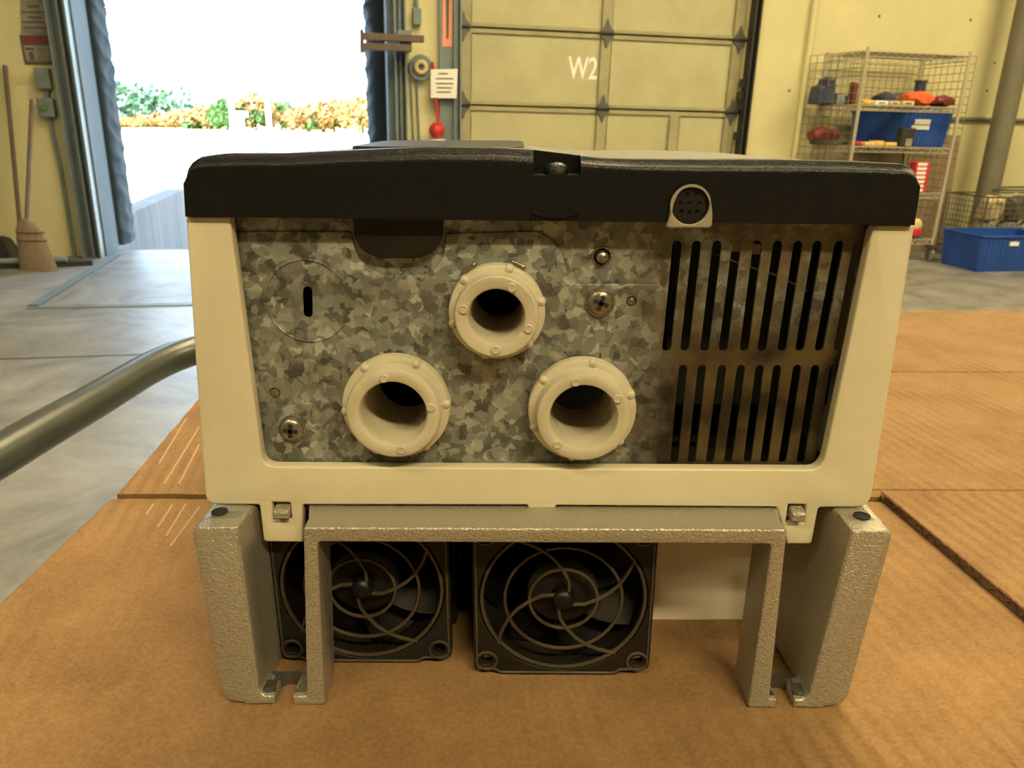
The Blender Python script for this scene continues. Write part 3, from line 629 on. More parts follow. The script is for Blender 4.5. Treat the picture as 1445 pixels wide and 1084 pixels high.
def lumpy(name, x0p, x1p, yt, sz, d, dp, m, lab, cat, seed, extra=None):
    a0, zt_ = rkp(x0p, yt, d); a1, _ = rkp(x1p, yt, d); h = zt_-sz-.006; c = RK((a0+a1)/2, d+dp/2, sz+.006+h*.5)
    bm = bmesh.new(); bmesh.ops.create_icosphere(bm, subdivisions=3, radius=1)
    for v in bm.verts:
        k = 1+.38*noise.noise(v.co*2.1+Vector((seed, 0, 0)))
        p = Vector((v.co.x*(a1-a0)/2, v.co.y*dp/2, v.co.z*h/2))
        p = Vector((max(-1, min(1, v.co.x*1.25))*(a1-a0)/2*.95, max(-1, min(1, v.co.y*1.25))*dp/2, v.co.z*h/2*k))
        p.z = max(p.z, -h/2); v.co = c+RKR @ p
    b = B(); b.bm.free(); b.bm = bm
    return b.obj(name, m, org=RK((a0+a1)/2, d+dp/2, sz+.006), label=lab, cat=cat, smooth=30)
lumpy('orange_bag', 1290, 1327, 128, S2, .05, .22, 'orange', 'bright orange crumpled bag on the second shelf of the wire rack', 'bag', 3)
lumpy('dark_tool_bag', 1249, 1268, 130, S2, .16, .18, 'navy', 'dark blue grey tool pouch on the second shelf left of the brown bag', 'bag', 11)
lumpy('brown_bag', 1266, 1292, 131, S2, .18, .18, 'junk', 'brown crumpled pouch on the second shelf behind the beige trays', 'bag', 5)
lumpy('red_rag', 1327, 1354, 134, S2, .10, .16, 'maroon', 'dark red rag at the right end of the second shelf', 'rag', 8)
def spool(px0, px1, yt, sz, d, m, lab):
    a0, z1 = rkp(px0, yt, d); a1, _ = rkp(px1, yt, d); c = RK((a0+a1)/2, d, sz+.006); r = (a1-a0)/2; h = z1-sz-.006
    t = thing('spool', c, lab, 'spool')
    B().lathe([(.0001, 0), (r, 0), (r, .012), (r*.8, .014), (r*.8, h-.014), (r, h-.012), (r, h), (r*.3, h), (r*.3, h-.02), (.0001, h-.02)], c, (0, 0, 1), 24).obj('winding', m, t, smooth=40)
    B().lathe([(r*1.02, 0), (r*1.02, .012)], c+Vector((0, 0, h-.012)), (0, 0, 1), 24).obj('rim', 'junk', t)
spool(1292, 1308, 113, S2, .34, 'navy', 'tall blue spool standing behind the orange bag')
for i, (x0p, x1p, yt, m, nm) in enumerate(((1158, 1170, 122, 'navy', 'leftmost dark blue power tool on the second shelf behind the side grid'), (1169, 1184, 111, 'navy', 'tallest dark blue power tool on the second shelf behind the side grid'), (1183, 1196, 134, 'bluegrey', 'low grey blue tool case on the second shelf behind the side grid'), (1196, 1209, 138, 'navy', 'low dark tool case beside the left front rack post'))):
    rbox('tool_case', x0p, x1p, yt, S2, .30+.04*(i % 2), .16, m, nm, 'tool case', taper=.85, bev=.012, detail=lambda t, c, d, R: B().box(c+Vector((0, 0, d[2]/2)), (d[0]*.4, d[1]*.3, .03), R).obj('handle', 'hinge', t))
rbox('red_canister', 1206, 1213, 116, S2, .32, .07, 'maroon', 'slim dark red canister behind the left front rack post', 'canister', bev=.01, detail=tape('junk'))
# totes
def tote(name, A, Bv, Cc, z0, h, lab, labels, ribs=12, taper=.92):
    """A: front corner bottom; Bv, Cc: the two neighbours at bottom"""
    A = Vector(A); Bv = Vector(Bv); Cc = Vector(Cc); Dd = Bv+Cc-A; cen = (Bv+Cc)/2; th = .012
    t = thing(name, (cen.x, cen.y, z0), lab, 'storage bin')
    def ring(s, z): return [Vector((cen.x+(p.x-cen.x)*s, cen.y+(p.y-cen.y)*s, z)) for p in (A, Bv, Dd, Cc)]
    L_ = [ring(1, z0), ring(1/taper, z0+h), ring(1/taper-.03, z0+h), ring(.96, z0+.015)]
    b = B(); vs = [b.bm.verts.new(p) for r in L_ for p in r]
    for i in range(3):
        for k in range(4): b.bm.faces.new((vs[i*4+k], vs[i*4+(k+1) % 4], vs[(i+1)*4+(k+1) % 4], vs[(i+1)*4+k]))
    b.bm.faces.new(vs[0:4]); b.bm.faces.new(vs[12:16]); b.obj('bin', 'blue', t)
    B().tube([p*1 for p in ring(1/taper+.005, z0+h)], .010, 6, closed=True).obj('rim', 'blue', t)
    lo, hi = ring(1.004, z0+.01), ring(1/taper+.004, z0+h-.012)
    for k in range(4):
        b = B(); n_ = ribs
        for i in range(n_+1):
            s = (i+.5)/(n_+1); b.tube([lo[k].lerp(lo[(k+1) % 4], s), hi[k].lerp(hi[(k+1) % 4], s)], .005, 4)
        b.obj('ribs', 'blue', t, kind='stuff')
    # labels on the face between A and Cc
    for (s, v, ww, hh) in labels:
        p = (A.lerp(Cc, s)); q_ = ring(1+(1/taper-1)*v+.008, z0+h*v); P = q_[0].lerp(q_[3], s)
        dr_ = (Cc-A).normalized(); R = Matrix((dr_, Vector((-dr_.y, dr_.x, 0)), Vector((0, 0, 1)))).transposed()
        B().box(P, (ww, .012, hh), R).obj('label_patch', 'paper', t, label='white label')
    return t
zz = S3+.006
A = rkp(1268, 208, .10)[0]; C = rkp(1330, 208, .10)[0]
hT = rkp(1300, 158, .1)[1]-zz
tote('storage_tote', RK(A, .10, 0), RK(A-.16, .47, 0), RK(C, .10, 0), zz, hT, 'large blue ribbed storage tote on the third shelf of the rack', [(.40, .72, .13, .035), (.38, .56, .15, .03)], 11)
rbox('black_drill_case', 1274, 1294, 181, S3, .015, .06, 'track', 'upright black case standing before the blue tote on the third shelf', 'case', detail=lambda t, c, d, R: B().box(c+R @ Vector((.01, -.0, -.035)), (d[0]*.45, d[1]+.006, d[2]*.4), R).obj('grey_panel', 'greyjunk', t, label='grey panel'))
rbox('yellow_box', 1221, 1234, 203, S3, .01, .07, 'beige', 'pale yellow box at the left end of the third shelf', 'box', detail=tape('yellow'))
rbox('yellow_box', 1234, 1249, 199, S3, .03, .07, 'yellow', 'deep yellow box taller than its neighbours on the third shelf', 'box', detail=tape('beige'))
rbox('yellow_box', 1250, 1266, 205, S3, .01, .07, 'yellow', 'low yellow box nearest the upright black case', 'box', detail=tape('beige'))
lumpy('red_tape_gun', 1206, 1219, 199, S3, .03, .08, 'red', 'red tape dispenser lying by the left front rack post', 'tape dispenser', 2)
lumpy('maroon_bag', 1152, 1190, 179, S3, .30, .16, 'maroon', 'dark red tool bag behind the side grid on the third shelf', 'bag', 4)
rbox('black_crate', 1152, 1196, 203, S3, .18, .10, 'track', 'low black crate before the dark red tool bag', 'crate', detail=tape('junk'))
def check(t, c, d, R):
    for i in range(7): B().box(c+R @ Vector((-d[0]*.06, 0, -d[2]/2+d[2]*(i+.5)/7)), (d[0]*.66, d[1]+.004, d[2]/7*.62), R).obj('white_patch', 'paper', t)
rbox('checked_box', 1294, 1314, 229, S4, .02, .08, 'red', 'tall red and white checked box on the fourth shelf', 'box', detail=check)
lumpy('red_bundle', 1286, 1305, 320, S5, .02, .10, 'red', 'red and cream bundle on the bottom shelf of the rack', 'bundle', 6)
lumpy('cream_packet', 1288, 1305, 309, S5+.045, .03, .07, 'beige', 'cream packet lying on top of the red bundle', 'packet', 9)

# blue tote on the floor and wire basket
A = rz(1378, 384, FL); Lc = rz(1328, 371, FL); Rc = rz(1447, 383, FL)
dd = (Rc-A).normalized(); A2 = A; Lp = A+Vector((-dd.y, dd.x, 0))*.0+(Lc-A)
h = shelf_z and (ray(1387, 334, ROLL)*(A.y/ray(1387, 334, ROLL).y)).z-FL
tote('floor_tote', A, Lc, A+dd*.62, FL, h, 'empty blue ribbed storage tote on the floor right of the rack', [(.42, .80, .075, .03)], 15, .93)
bp_ = rz(1345, 340, FL); 
zb0 = FL
def BK(u, w, z): return W(u, w, z)
ub0 = 3.62; ub1 = 5.2; wb0, wb1 = -.66, -.22; zb1 = uw(1400, 276, -.5)[1]
bk = thing('wire_basket', W((ub0+ub1)/2, (wb0+wb1)/2, FL), 'long wire mesh basket of scrap parts against the wall behind the blue floor tote', 'basket')
b = B(); b.tube([BK(ub0, wb0, zb1), BK(ub1, wb0, zb1), BK(ub1, wb1, zb1), BK(ub0, wb1, zb1)], .007, 6, closed=True)
b.tube([BK(ub0, wb0, FL+.08), BK(ub1, wb0, FL+.08), BK(ub1, wb1, FL+.08), BK(ub0, wb1, FL+.08)], .007, 6, closed=True)
for u_, w_ in ((ub0, wb0), (ub1, wb0), (ub1, wb1), (ub0, wb1)): b.tube([BK(u_, w_, FL), BK(u_, w_, zb1)], .008, 6)
b.obj('frame', 'hinge', bk)
b = grid(lambda s, t: BK(ub0+(ub1-ub0)*s, wb0, FL+.08+(zb1-FL-.08)*t), 34, 10, .003); b.obj('front_mesh', 'hinge', bk, kind='stuff')
grid(lambda s, t: BK(ub0, wb0+(wb1-wb0)*s, FL+.08+(zb1-FL-.08)*t), 12, 10, .003).obj('end_mesh', 'hinge', bk, kind='stuff')
B().wbox(ub0+.01, ub1-.01, wb0+.01, wb1-.01, FL+.07, FL+.085).obj('bottom', 'hinge', bk)
rg_ = random.Random(5); k = 0
jl = ['grey casting', 'brown pulley', 'pale metal cover', 'brown carton flap', 'grey bracket', 'dusty motor shell']
jm = ['greyjunk', 'junk', 'paper', 'beige', 'greyjunk', 'junk']
wh = ['at the left end', 'second from the left', 'third from the left', 'left of the middle', 'right of the middle', 'near the right', 'at the right end']
for layer in range(2):
    for i in range(7):
        cx = ub0+.10+.115*i*1.02+(.05 if layer else 0); r = .075; cz = FL+.16+.155*layer*1.3+rg_.uniform(-.01, .01); cw = (wb0+wb1)/2-.10+.1*(i % 2)
        bm = bmesh.new(); bmesh.ops.create_icosphere(bm, subdivisions=2, radius=1); sd = rg_.random()*50
        zt_ = zb1-.05
        for v in bm.verts:
            q = v.co.copy(); q = Vector([max(-.7, min(.7, c_)) for c_ in q])*1.25*(1+.3*noise.noise(q*2.5+Vector((sd, 0, 0))))
            v.co = W(cx+q.x*.075, cw+q.y*.09, (FL+.085+.11 if layer == 0 else zb1-.10)+q.z*.115)
        b = B(); b.bm.free(); b.bm = bm; j = (i*2+layer*3) % 6
        b.obj('scrap_part', jm[j], label='%s %s of the %s layer in the wire basket' % (jl[j], wh[i], ['bottom', 'top'][layer]), cat='scrap part', group='scrap parts in the wire basket')
u_, z_ = uw(1440, 268, -.35)
B().tube([W(u_+.25*math.cos(t*.2618), -.35+.2*math.sin(t*.2618), z_+.01*math.sin(t*.5)) for t in range(24)], .008, 6, closed=True).obj('wire_hoop', 'hinge', label='large dark wire hoop lying on top of the basket', cat='hoop')

# ================================================================== FOREGROUND (built in the cart's own level)
TZ = -.1748                                                    # top of the cardboard
# ---- cardboard
cb = thing('cardboard_sheet', (0, .35, TZ-.006), 'flattened brown corrugated carton spread over the cart top', 'cardboard', fg=True)
def slab(name, outline, z0, z1, m='kraft', nx=0, lab=None, wav=0):
    """a cardboard flap: outline corners (x,y) as quad, gridded, gently uneven"""
    b = B(); q = [Vector((x, y, 0)) for x, y in outline]; NX, NY = 70, 50; top = []; bot = []
    for j in range(NY+1):
        rt, rb_ = [], []
        for i in range(NX+1):
            s, t = i/NX, j/NY; p = q[0]*(1-s)*(1-t)+q[1]*s*(1-t)+q[2]*s*t+q[3]*(1-s)*t
            e = min(s, 1-s, t, 1-t); dz = wav*noise.noise(Vector((p.x*9, p.y*9, 1)))
            ex = .0008*noise.noise(Vector((p.x*80, p.y*80, 7))) if e == 0 else 0
            rt.append(b.bm.verts.new((p.x+ex, p.y+ex, z1+dz))); rb_.append(b.bm.verts.new((p.x+ex, p.y+ex, z0+dz)))
        top.append(rt); bot.append(rb_)
    for j in range(NY):
        for i in range(NX):
            b.bm.faces.new((top[j][i], top[j][i+1], top[j+1][i+1], top[j+1][i])); b.bm.faces.new((bot[j][i], bot[j+1][i], bot[j+1][i+1], bot[j][i+1]))
    be = []
    for i in range(NX): b.bm.faces.new((top[0][i], bot[0][i], bot[0][i+1], top[0][i+1])); b.bm.faces.new((top[NY][i+1], bot[NY][i+1], bot[NY][i], top[NY][i]))
    for j in range(NY): b.bm.faces.new((top[j+1][0], bot[j+1][0], bot[j][0], top[j][0])); b.bm.faces.new((top[j][NX], bot[j][NX], bot[j+1][NX], top[j+1][NX]))
    o = b.obj(name, m, cb, smooth=30, label=lab)
    return o
yS = fz(162, 703, TZ).y; xl0 = fz(0, 880, TZ).x; xl1 = fz(280, 575, TZ).x; yB = fz(1400, 441, TZ).y
s1 = fz(1234, 693, TZ+.004); s2 = fz(1445, 868, TZ+.004)
sl_ = (s2.x-s1.x)/(s2.y-s1.y); X = lambda y: s1.x+(y-s1.y)*sl_
fl = slab('centre_flap', [(xl0-.003, -.25), (X(-.25)+.006, -.25), (X(yS)+.006, yS-.0006), (xl0-.008, yS-.0006)], TZ-.004, TZ, lab='flap under the unit')
bkp = slab('back_panel', [(xl0-.006, yS+.0015), (.75, yS+.0015), (.75, yB), (xl1-.03, yB)], TZ-.004, TZ+.0015)
slab('right_flap', [(X(-.25)+.002, -.25), (.75, -.25), (.75, yS), (X(yS)+.003, yS)], TZ+.0003, TZ+.0045, lab='raised right flap')
# fluted raw edges
def flute(p, q, z, amp, n, r, nm, par):
    b = B(); p = Vector(p); q = Vector(q)
    pts = [Vector(p.lerp(q, i/n))+Vector((0, 0, z+amp*math.sin(i*math.pi/2))) for i in range(n+1)]
    b.tube(pts, r, 5); b.tube([p+Vector((0, 0, z+amp*1.25)), q+Vector((0, 0, z+amp*1.25))], r*.9, 5); b.tube([p+Vector((0, 0, z-amp*1.25)), q+Vector((0, 0, z-amp*1.25))], r*.9, 5)
    return b.obj(nm, 'edge', par)
flute((X(-.2)+.0016, -.2, 0), (X(yS)+.0026, yS+.002, 0), TZ+.0022, .0014, 260, .0007, 'raw_edge', cb)
flute((xl0-.0035, -.2, 0), (xl0-.008, yS-.002, 0), TZ-.002, .0013, 260, .0005, 'raw_edge', cb)
for (pa, pb_) in (((1240, 524), (1600, 526)), ((1240, 692), (1600, 692))):
    a = fz(*pa, TZ+.0015); c = fz(*pb_, TZ+.0015); a.x -= .2
    B().tube([a+Vector((0, 0, -.0004)), a.lerp(c, .5)+Vector((0, 0, -.0004)), c+Vector((0, 0, -.0004))], .0012, 6).obj('crease', 'kraft', cb, smooth=80)
for (pa, pb_) in (((281, 603), (231, 684)), ((281, 628), (252, 684)), ((262, 592), (224, 655)), ((243, 713), (222, 745)), ((262, 712), (234, 757)), ((281, 716), (240, 772)), ((216, 712), (206, 727))):
    a = fz(*pa, TZ+.0015 if pa[1] < 700 else TZ); c = fz(*pb_, a.z)
    B().tube([a, c], .0005, 5).obj('scuff_ridge', 'scuff', cb)
# ---- cart under it
zdk = TZ-.0045
ct = thing('utility_cart', (0, .3, FL), 'grey steel cart under the cardboard with a bent tube side handle', 'cart', fg=True)
B().span((-.172, -.25, zdk-.03), (.70, yB-.01, zdk)).obj('deck', 'tube', ct, bevel=.004)
for x in (-.12, .64):
    for y in (-.2, yB-.06): B().span((x-.02, y-.02, FL+.12), (x+.02, y+.02, zdk-.03)).obj('leg', 'tube', ct)
    for y in (-.2, yB-.06):
        c = B().box((x, y, FL+.11), (.06, .05, .02)).box((x-.022, y, FL+.07), (.006, .035, .08)).box((x+.022, y, FL+.07), (.006, .035, .08)).obj('caster', 'hinge', ct)
        B().lathe([(.0001, -.015), (.046, -.015), (.05, -.008), (.05, .008), (.046, .015), (.0001, .015)], (x, y, FL+.055), (1, 0, 0), 20).obj('wheel', 'rubber', c, smooth=40)
B().span((-.12, -.2, FL+.28), (.64, yB-.06, FL+.30)).obj('lower_shelf', 'tube', ct)
zt2 = -.180
hp = [fz(*q, zt2) for q in ((0, 643), (70, 602), (140, 562), (190, 532))]
e0 = fz(230, 511, zt2); e1 = fz(272, 495, zt2)
d0 = (hp[0]-hp[2]).normalized(); near = hp[0]+d0*.42
pts = [Vector((-.16, near.y-.06, zt2-.01)), Vector((-.22, near.y-.06, zt2)), near+Vector((.01, -.045, 0)), near, hp[0], hp[1], hp[2], hp[3]]
bd = hp[3]+(hp[3]-hp[2]).normalized()*.045
for k in range(1, 7):
    t = k/6; pts.append(hp[3]*(1-t)**2+bd*2*t*(1-t)+e1*t*t)
pts += [e1+(e1-bd).normalized()*.05+Vector((0, 0, -.002)), e1+(e1-bd).normalized()*.09+Vector((0, 0, -.006)), Vector((-.15, e1.y+.05, zt2-.014))]
B().tube(pts, .0122, 16).obj('side_handle', 'tube', ct, smooth=60)

# ================================================================== THE DRIVE UNIT
DC = .2100; DB = .1970; DP = .2150; DLID = .2085; DEND = .415
dv = thing('motor_drive', (0, .30, TZ), 'cream and silver motor drive unit with black lid lying on the cardboard', 'motor drive', fg=True)
def X_(pts, D): return [xz(x, y, D) for x, y in pts]
zf_ = lambda p: p[1]
# -- casting: front frame outline
zb = TZ+.0002
def footz(pts, D):                       # put feet exactly on the table
    out = []
    for p in pts:
        x, z = xz(p[0], p[1], D); out.append((x, zb if len(p) > 2 else z))
    return out
out = footz([(273, 748), (280, 741), (336, 745), (364, 968), (371, 981), (388, 983), (386, 993, 1), (352, 993, 1), (350, 990), (322, 989), (311, 978)][::-1], DB)
# build as separate solids joined in one casting: left block face+foot, right block face+foot, arch (crossbar + inner legs)
def prism(b, outline, D0, D1, scale_back=None):
    n = len(outline); v = [(x, D0, z) for x, z in outline]+[(x, D1, z) for x, z in (scale_back or outline)]
    b.add(v, [tuple(range(n)), tuple(range(2*n-1, n-1, -1))]+[(i, (i+1) % n, n+(i+1) % n, n+i) for i in range(n)]); return b
zTop = (xz(300, 745, DB)[1]+xz(1230, 748, DB)[1])/2
zBar = (xz(700, 746, DB)[1]); zBarB = (xz(500, 766, DB)[1]+xz(1000, 767, DB)[1])/2
print('z', zTop, zBar, zBarB, TZ, xz(318, 991, DB), xz(1191, 988, DB), xz(458, 993, DB))
def px_x(px, py, D): return xz(px, py, D)[0]
def leg(sgn):
    if sgn < 0:
        oT, oB, iT, iB, nA = px_x(270, 748, DB), px_x(314, 988, DB), px_x(336, 747, DB), px_x(366, 980, DB), px_x(387, 992, DB)
    else:
        oT, oB, iT, iB, nA = px_x(1262, 748, DB), px_x(1196, 988, DB), px_x(1202, 749, DB), px_x(1142, 981, DB), px_x(1121, 992, DB)
    fz_ = TZ+.0034
    sp = oB+(iB-oB)*.55
    o = [(oT, zTop), (iT, zTop), (iB, fz_+.002), (iB-sgn*.0012, fz_), (nA, fz_), (nA, zb), (sp, zb), (sp, zb+.0007), (oB-sgn*.002, zb+.001), (oB, zb+.004)]
    r = [.003, .0006, .001, .001, .0005, .0005, 0, 0, .002, .002]
    return rnd(o if sgn < 0 else o, r, 4), oT, iT, oB, iB, nA
base_parts = []
for sg in (-1, 1):
    ol, oT, iT, oB, iB, nA = leg(sg)
    # face + foot lip
    sheet('leg_front', [ol], DB, DB+.0105, 'cast', .0007, dv)
    # block behind the face
    b = B(); blk = [(oT, zTop), (iT-sg*.0, zTop), (iB, TZ+.003), (iB, zb), (oB, zb+.001)]
    blk = [(oT-sg*.0004, zTop-.0000), (iT+sg*.0003, zTop), (iB+sg*.0003, zb), (oB-sg*.0004, zb)]
    bkq = [(oT-sg*.0004, zTop), (iT-sg*.0025+sg*.0003, zTop), (iB-sg*.0015, zb), (oB-sg*.0004, zb)]
    prism(b, blk, DB+.004, .236, bkq); lb_ = b.obj('leg_block', 'cast', dv, bevel=.0015)
    # long side skirt running to the far end
    b = B(); prism(b, [(oT-sg*.001, zTop), (oT-sg*.006, zTop), (oB-sg*.006, zb), (oB-sg*.001, zb)], .235, DEND); b.obj('side_skirt', 'cast', dv)
    # screw hole on top of the leg
    hx, hy = (310, 723) if sg < 0 else (1216, 729)
    p = fz(hx, hy, zTop); B().lathe([(.0024, .0003), (.0024, -.0), (.0001, -.0)], (p.x, p.y, zTop+.0001), (0, 0, 1), 20).obj('screw_hole', 'inside', dv)
    # foot plate with keyhole notch
    yb_ = .2088; q0 = (iB, DB+.002); xin = px_x(436 if sg < 0 else 1079, 981, DB)
    n0 = nA; n1 = px_x(414 if sg < 0 else 1095, 992, DB); cx = (n0+n1)/2; r = abs(n1-n0)/2*1.2
    o = [(n0, DB+.002), (iB+sg*.001, DB+.002), (iB+sg*.001, yb_), (xin, yb_), (xin, DB+.002), (n1, DB+.002)]
    arc = [(cx+r*math.cos(t), DB+.0058+r*math.sin(t)) for t in [(math.pi*(-.15+1.3*i/12)) for i in range(13)]]
    if n1 > n0: arc = [(cx+r*math.cos(t), DB+.0058+r*math.sin(t)) for t in [(math.pi*(-.15+1.3*i/12)) for i in range(13)]]
    else: arc = [(cx-r*math.cos(t), DB+.0058+r*math.sin(t)) for t in [(math.pi*(-.15+1.3*i/12)) for i in range(13)]]
    o = o+arc
    b = B(); n_ = len(o); v = [b.bm.verts.new((x, y, zb)) for x, y in o]+[b.bm.verts.new((x, y, TZ+.0034)) for x, y in o]
    for tri in tessellate_polygon([[Vector((x*100, y*100, 0)) for x, y in o]]): b.bm.faces.new([v[i] for i in tri]); b.bm.faces.new([v[n_+i] for i in tri])
    for i in range(n_): b.bm.faces.new((v[i], v[n_+i], v[n_+(i+1) % n_], v[(i+1) % n_]))
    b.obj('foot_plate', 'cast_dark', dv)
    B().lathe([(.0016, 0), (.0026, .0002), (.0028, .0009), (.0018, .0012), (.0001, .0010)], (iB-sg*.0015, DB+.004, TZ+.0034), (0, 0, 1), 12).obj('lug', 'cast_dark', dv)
# arch
A_ = [xz(428, 745, DB)[0], xz(1111, 748, DB)[0], xz(1083, 990, DB)[0], xz(1056, 993, DB)[0], xz(1089, 767, DB)[0], xz(448, 766, DB)[0], xz(458, 993, DB)[0], xz(433, 985, DB)[0]]
n1L = px_x(414, 992, DB); n1R = px_x(1095, 992, DB)
arch = [(A_[0], zBar), (A_[1], zBar), (A_[2]+.0005, TZ+.0034), (n1R, TZ+.0034), (n1R, zb), (A_[3], zb), (A_[4], zBarB), (A_[5], zBarB), (A_[6], zb), (n1L, zb), (n1L, TZ+.0034), (A_[7], TZ+.0034)]
sheet('front_arch', [rnd(arch, [.0008, .0008, .0006, 0, .0006, .001, .0015, .0015, .001, .0006, 0, .0006], 3)], DB, DB+.0135, 'cast', .0006, dv)
# inner leg fins running back
for xt, xb in ((A_[5], A_[6]), (A_[4], A_[3])):
    sg = 1 if xt < 0 else -1
    b = B(); prism(b, [(xt-sg*.0035, zBarB+.001), (xt-sg*.0004, zBarB+.001), (xb-sg*.0004, zb), (xb-sg*.0035, zb)], DB+.012, DB+.0165, [(xt-sg*.0035, zBarB+.001), (xt-sg*.0004, zBarB+.001), (xb-sg*.0004, zb+.004), (xb-sg*.0035, zb+.004)]); b.obj('inner_leg_rib', 'cast', dv)
# top plate of the casting
b = B(); pl = [(A_[0]+.0012, DB+.001), (A_[1]-.0012, DB+.001), (xz(1088, 713, DC)[0]+.003, DC+.004), (px_x(1235, 745, DB)-.004, .232), (px_x(1235, 745, DB)-.004, DEND), (px_x(290, 745, DB)+.004, DEND), (px_x(290, 745, DB)+.004, .232), (xz(446, 713, DC)[0]-.003, DC+.004)]
n_ = len(pl); b.add([(x, y, zBarB+.0005) for x, y in pl]+[(x, y, zBar-.0002) for x, y in pl], [tuple(range(n_))[::-1], tuple(range(n_, 2*n_))]+[(i, (i+1) % n_, n_+(i+1) % n_, n_+i) for i in range(n_)])
b.obj('top_plate', 'cast', dv)
# latch lugs
for (x0p, x1p, yt, ym, yb_) in ((387, 408, 712, 722, 733), (1116, 1136, 713, 725, 737)):
    a = xz(x0p, yt, DC); c = xz(x1p, yb_, DC-.002); m_ = xz(x0p, ym, DC-.002)[1]
    b = B(); b.add([(a[0], DC+.004, a[1]), (c[0], DC+.004, a[1]), (a[0], DC-.0022, m_), (c[0], DC-.0022, m_), (a[0], DC-.0022, c[1]), (c[0], DC-.0022, c[1]), (a[0], DC+.004, c[1]), (c[0], DC+.004, c[1])],
                   [(0, 1, 3, 2), (2, 3, 5, 4), (4, 5, 7, 6), (6, 7, 1, 0), (0, 2, 4, 6), (1, 7, 5, 3)])
    b.obj('latch_lug', 'cast', dv, bevel=.0005)
# curved skirt wall standing behind on the right
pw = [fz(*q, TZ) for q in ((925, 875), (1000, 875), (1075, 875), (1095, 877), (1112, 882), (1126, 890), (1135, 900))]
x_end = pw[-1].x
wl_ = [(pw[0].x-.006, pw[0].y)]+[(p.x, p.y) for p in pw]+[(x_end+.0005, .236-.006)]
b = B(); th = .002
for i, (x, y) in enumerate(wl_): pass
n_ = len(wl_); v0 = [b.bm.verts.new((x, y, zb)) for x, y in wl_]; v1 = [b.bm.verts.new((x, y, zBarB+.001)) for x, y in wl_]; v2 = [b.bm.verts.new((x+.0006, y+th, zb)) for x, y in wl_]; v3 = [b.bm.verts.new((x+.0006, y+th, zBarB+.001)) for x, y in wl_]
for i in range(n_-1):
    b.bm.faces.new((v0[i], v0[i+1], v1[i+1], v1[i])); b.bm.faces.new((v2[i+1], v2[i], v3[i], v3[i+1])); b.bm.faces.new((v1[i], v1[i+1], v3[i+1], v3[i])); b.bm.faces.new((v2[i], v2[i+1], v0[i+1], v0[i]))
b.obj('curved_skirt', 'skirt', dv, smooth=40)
# fins of the heat sink behind the fans
x_a = px_x(318, 988, DB)+.010; x_b = pw[0].x-.007
for i in range(22):
    x = x_a+.004+(x_b-x_a-.006)*i/21
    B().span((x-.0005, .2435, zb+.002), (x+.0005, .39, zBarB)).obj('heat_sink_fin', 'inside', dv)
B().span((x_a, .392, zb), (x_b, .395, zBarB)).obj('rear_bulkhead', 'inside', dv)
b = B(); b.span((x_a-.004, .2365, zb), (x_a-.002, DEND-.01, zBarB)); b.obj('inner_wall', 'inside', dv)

# -- cream cover frame with the two latch tabs
cov = [(262, 306), (276, 515), (290, 703), (297, 712), (366, 712.5), (372, 765), (427, 765.5), (427, 712.5), (744, 713), (746, 718.5), (783, 718.5), (785, 713.5), (1096, 716), (1111, 768), (1145.5, 768), (1155, 716.5), (1218, 716), (1229, 706), (1260, 515), (1291, 318),
       (1236, 318), (1231, 326), (1196, 496), (1163, 652), (1152, 663.5), (382, 659), (370, 651), (349, 500), (325, 315), (324, 306)]
ro = [.0005, 0, .001, .0015, .0008, .0012, 0, .0008, .0003, .0003, .0003, .0003, .0005, .0, .001, .001, .002, .002, 0, .0005, .001, .001, 0, .002, .002, .002, .002, 0, .0005, 0]
loop = rnd(X_(cov, DC), ro, 3)
h1 = rnd(X_([(383.5, 709), (409.5, 709.5), (411.5, 733), (386, 734)], DC), .0004, 2); h2 = rnd(X_([(1112.5, 712), (1138, 712.5), (1135, 738), (1109, 738)], DC), .0004, 2)
sheet('cover_frame', [loop, h1, h2], DC, DC+.0042, 'cream', .0006, dv)
# side and rear walls of the cover
for sg in (-1, 1):
    t_, bt_ = (xz(262, 306, DC), xz(290, 706, DC)) if sg < 0 else (xz(1291, 318, DC), xz(1230, 708, DC))
    b = B(); prism(b, [t_, (t_[0]-sg*.0025, t_[1]), (bt_[0]-sg*.0025, bt_[1]-.001), (bt_[0]-sg*.0008, bt_[1]-.001)], DC+.003, DEND); b.obj('cover_side', 'cream', dv)
zl = (xz(262, 306, DC)[1]+xz(1291, 318, DC)[1])/2; zbt = (xz(290, 712, DC)[1]+xz(1230, 714, DC)[1])/2
B().span((xz(264, 306, DC)[0], DEND-.002, zbt), (xz(1289, 318, DC)[0], DEND, zl)).obj('cover_rear', 'cream', dv)
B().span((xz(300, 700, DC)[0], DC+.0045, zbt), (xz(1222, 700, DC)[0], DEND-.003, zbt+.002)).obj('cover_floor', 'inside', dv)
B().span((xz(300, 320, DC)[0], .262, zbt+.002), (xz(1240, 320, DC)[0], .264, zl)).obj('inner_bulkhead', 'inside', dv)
a = xz(1090, 380, .25); B().span((xz(950, 350, .245)[0], .245, zbt+.02), (xz(1200, 350, .245)[0], .247, zbt+.075)).obj('circuit_board', 'pcb', dv)
for (px, py) in ((1040, 348), (1070, 352)): 
    p = fp(px, py, .228); B().span((p.x-.0016, .228, p.z-.0015), (p.x+.0016, .244, p.z+.0015)).obj('terminal_block', 'bush', dv, label='cream terminal seen through the vent')
p = fp(1045, 372, .226); B().tube([(p.x-.006, .23, p.z+.002), (p.x, .226, p.z), (p.x+.012, .229, p.z-.004), (p.x+.024, .235, p.z-.010)], .0003, 6).obj('inner_wire', 'bush', dv, smooth=60)

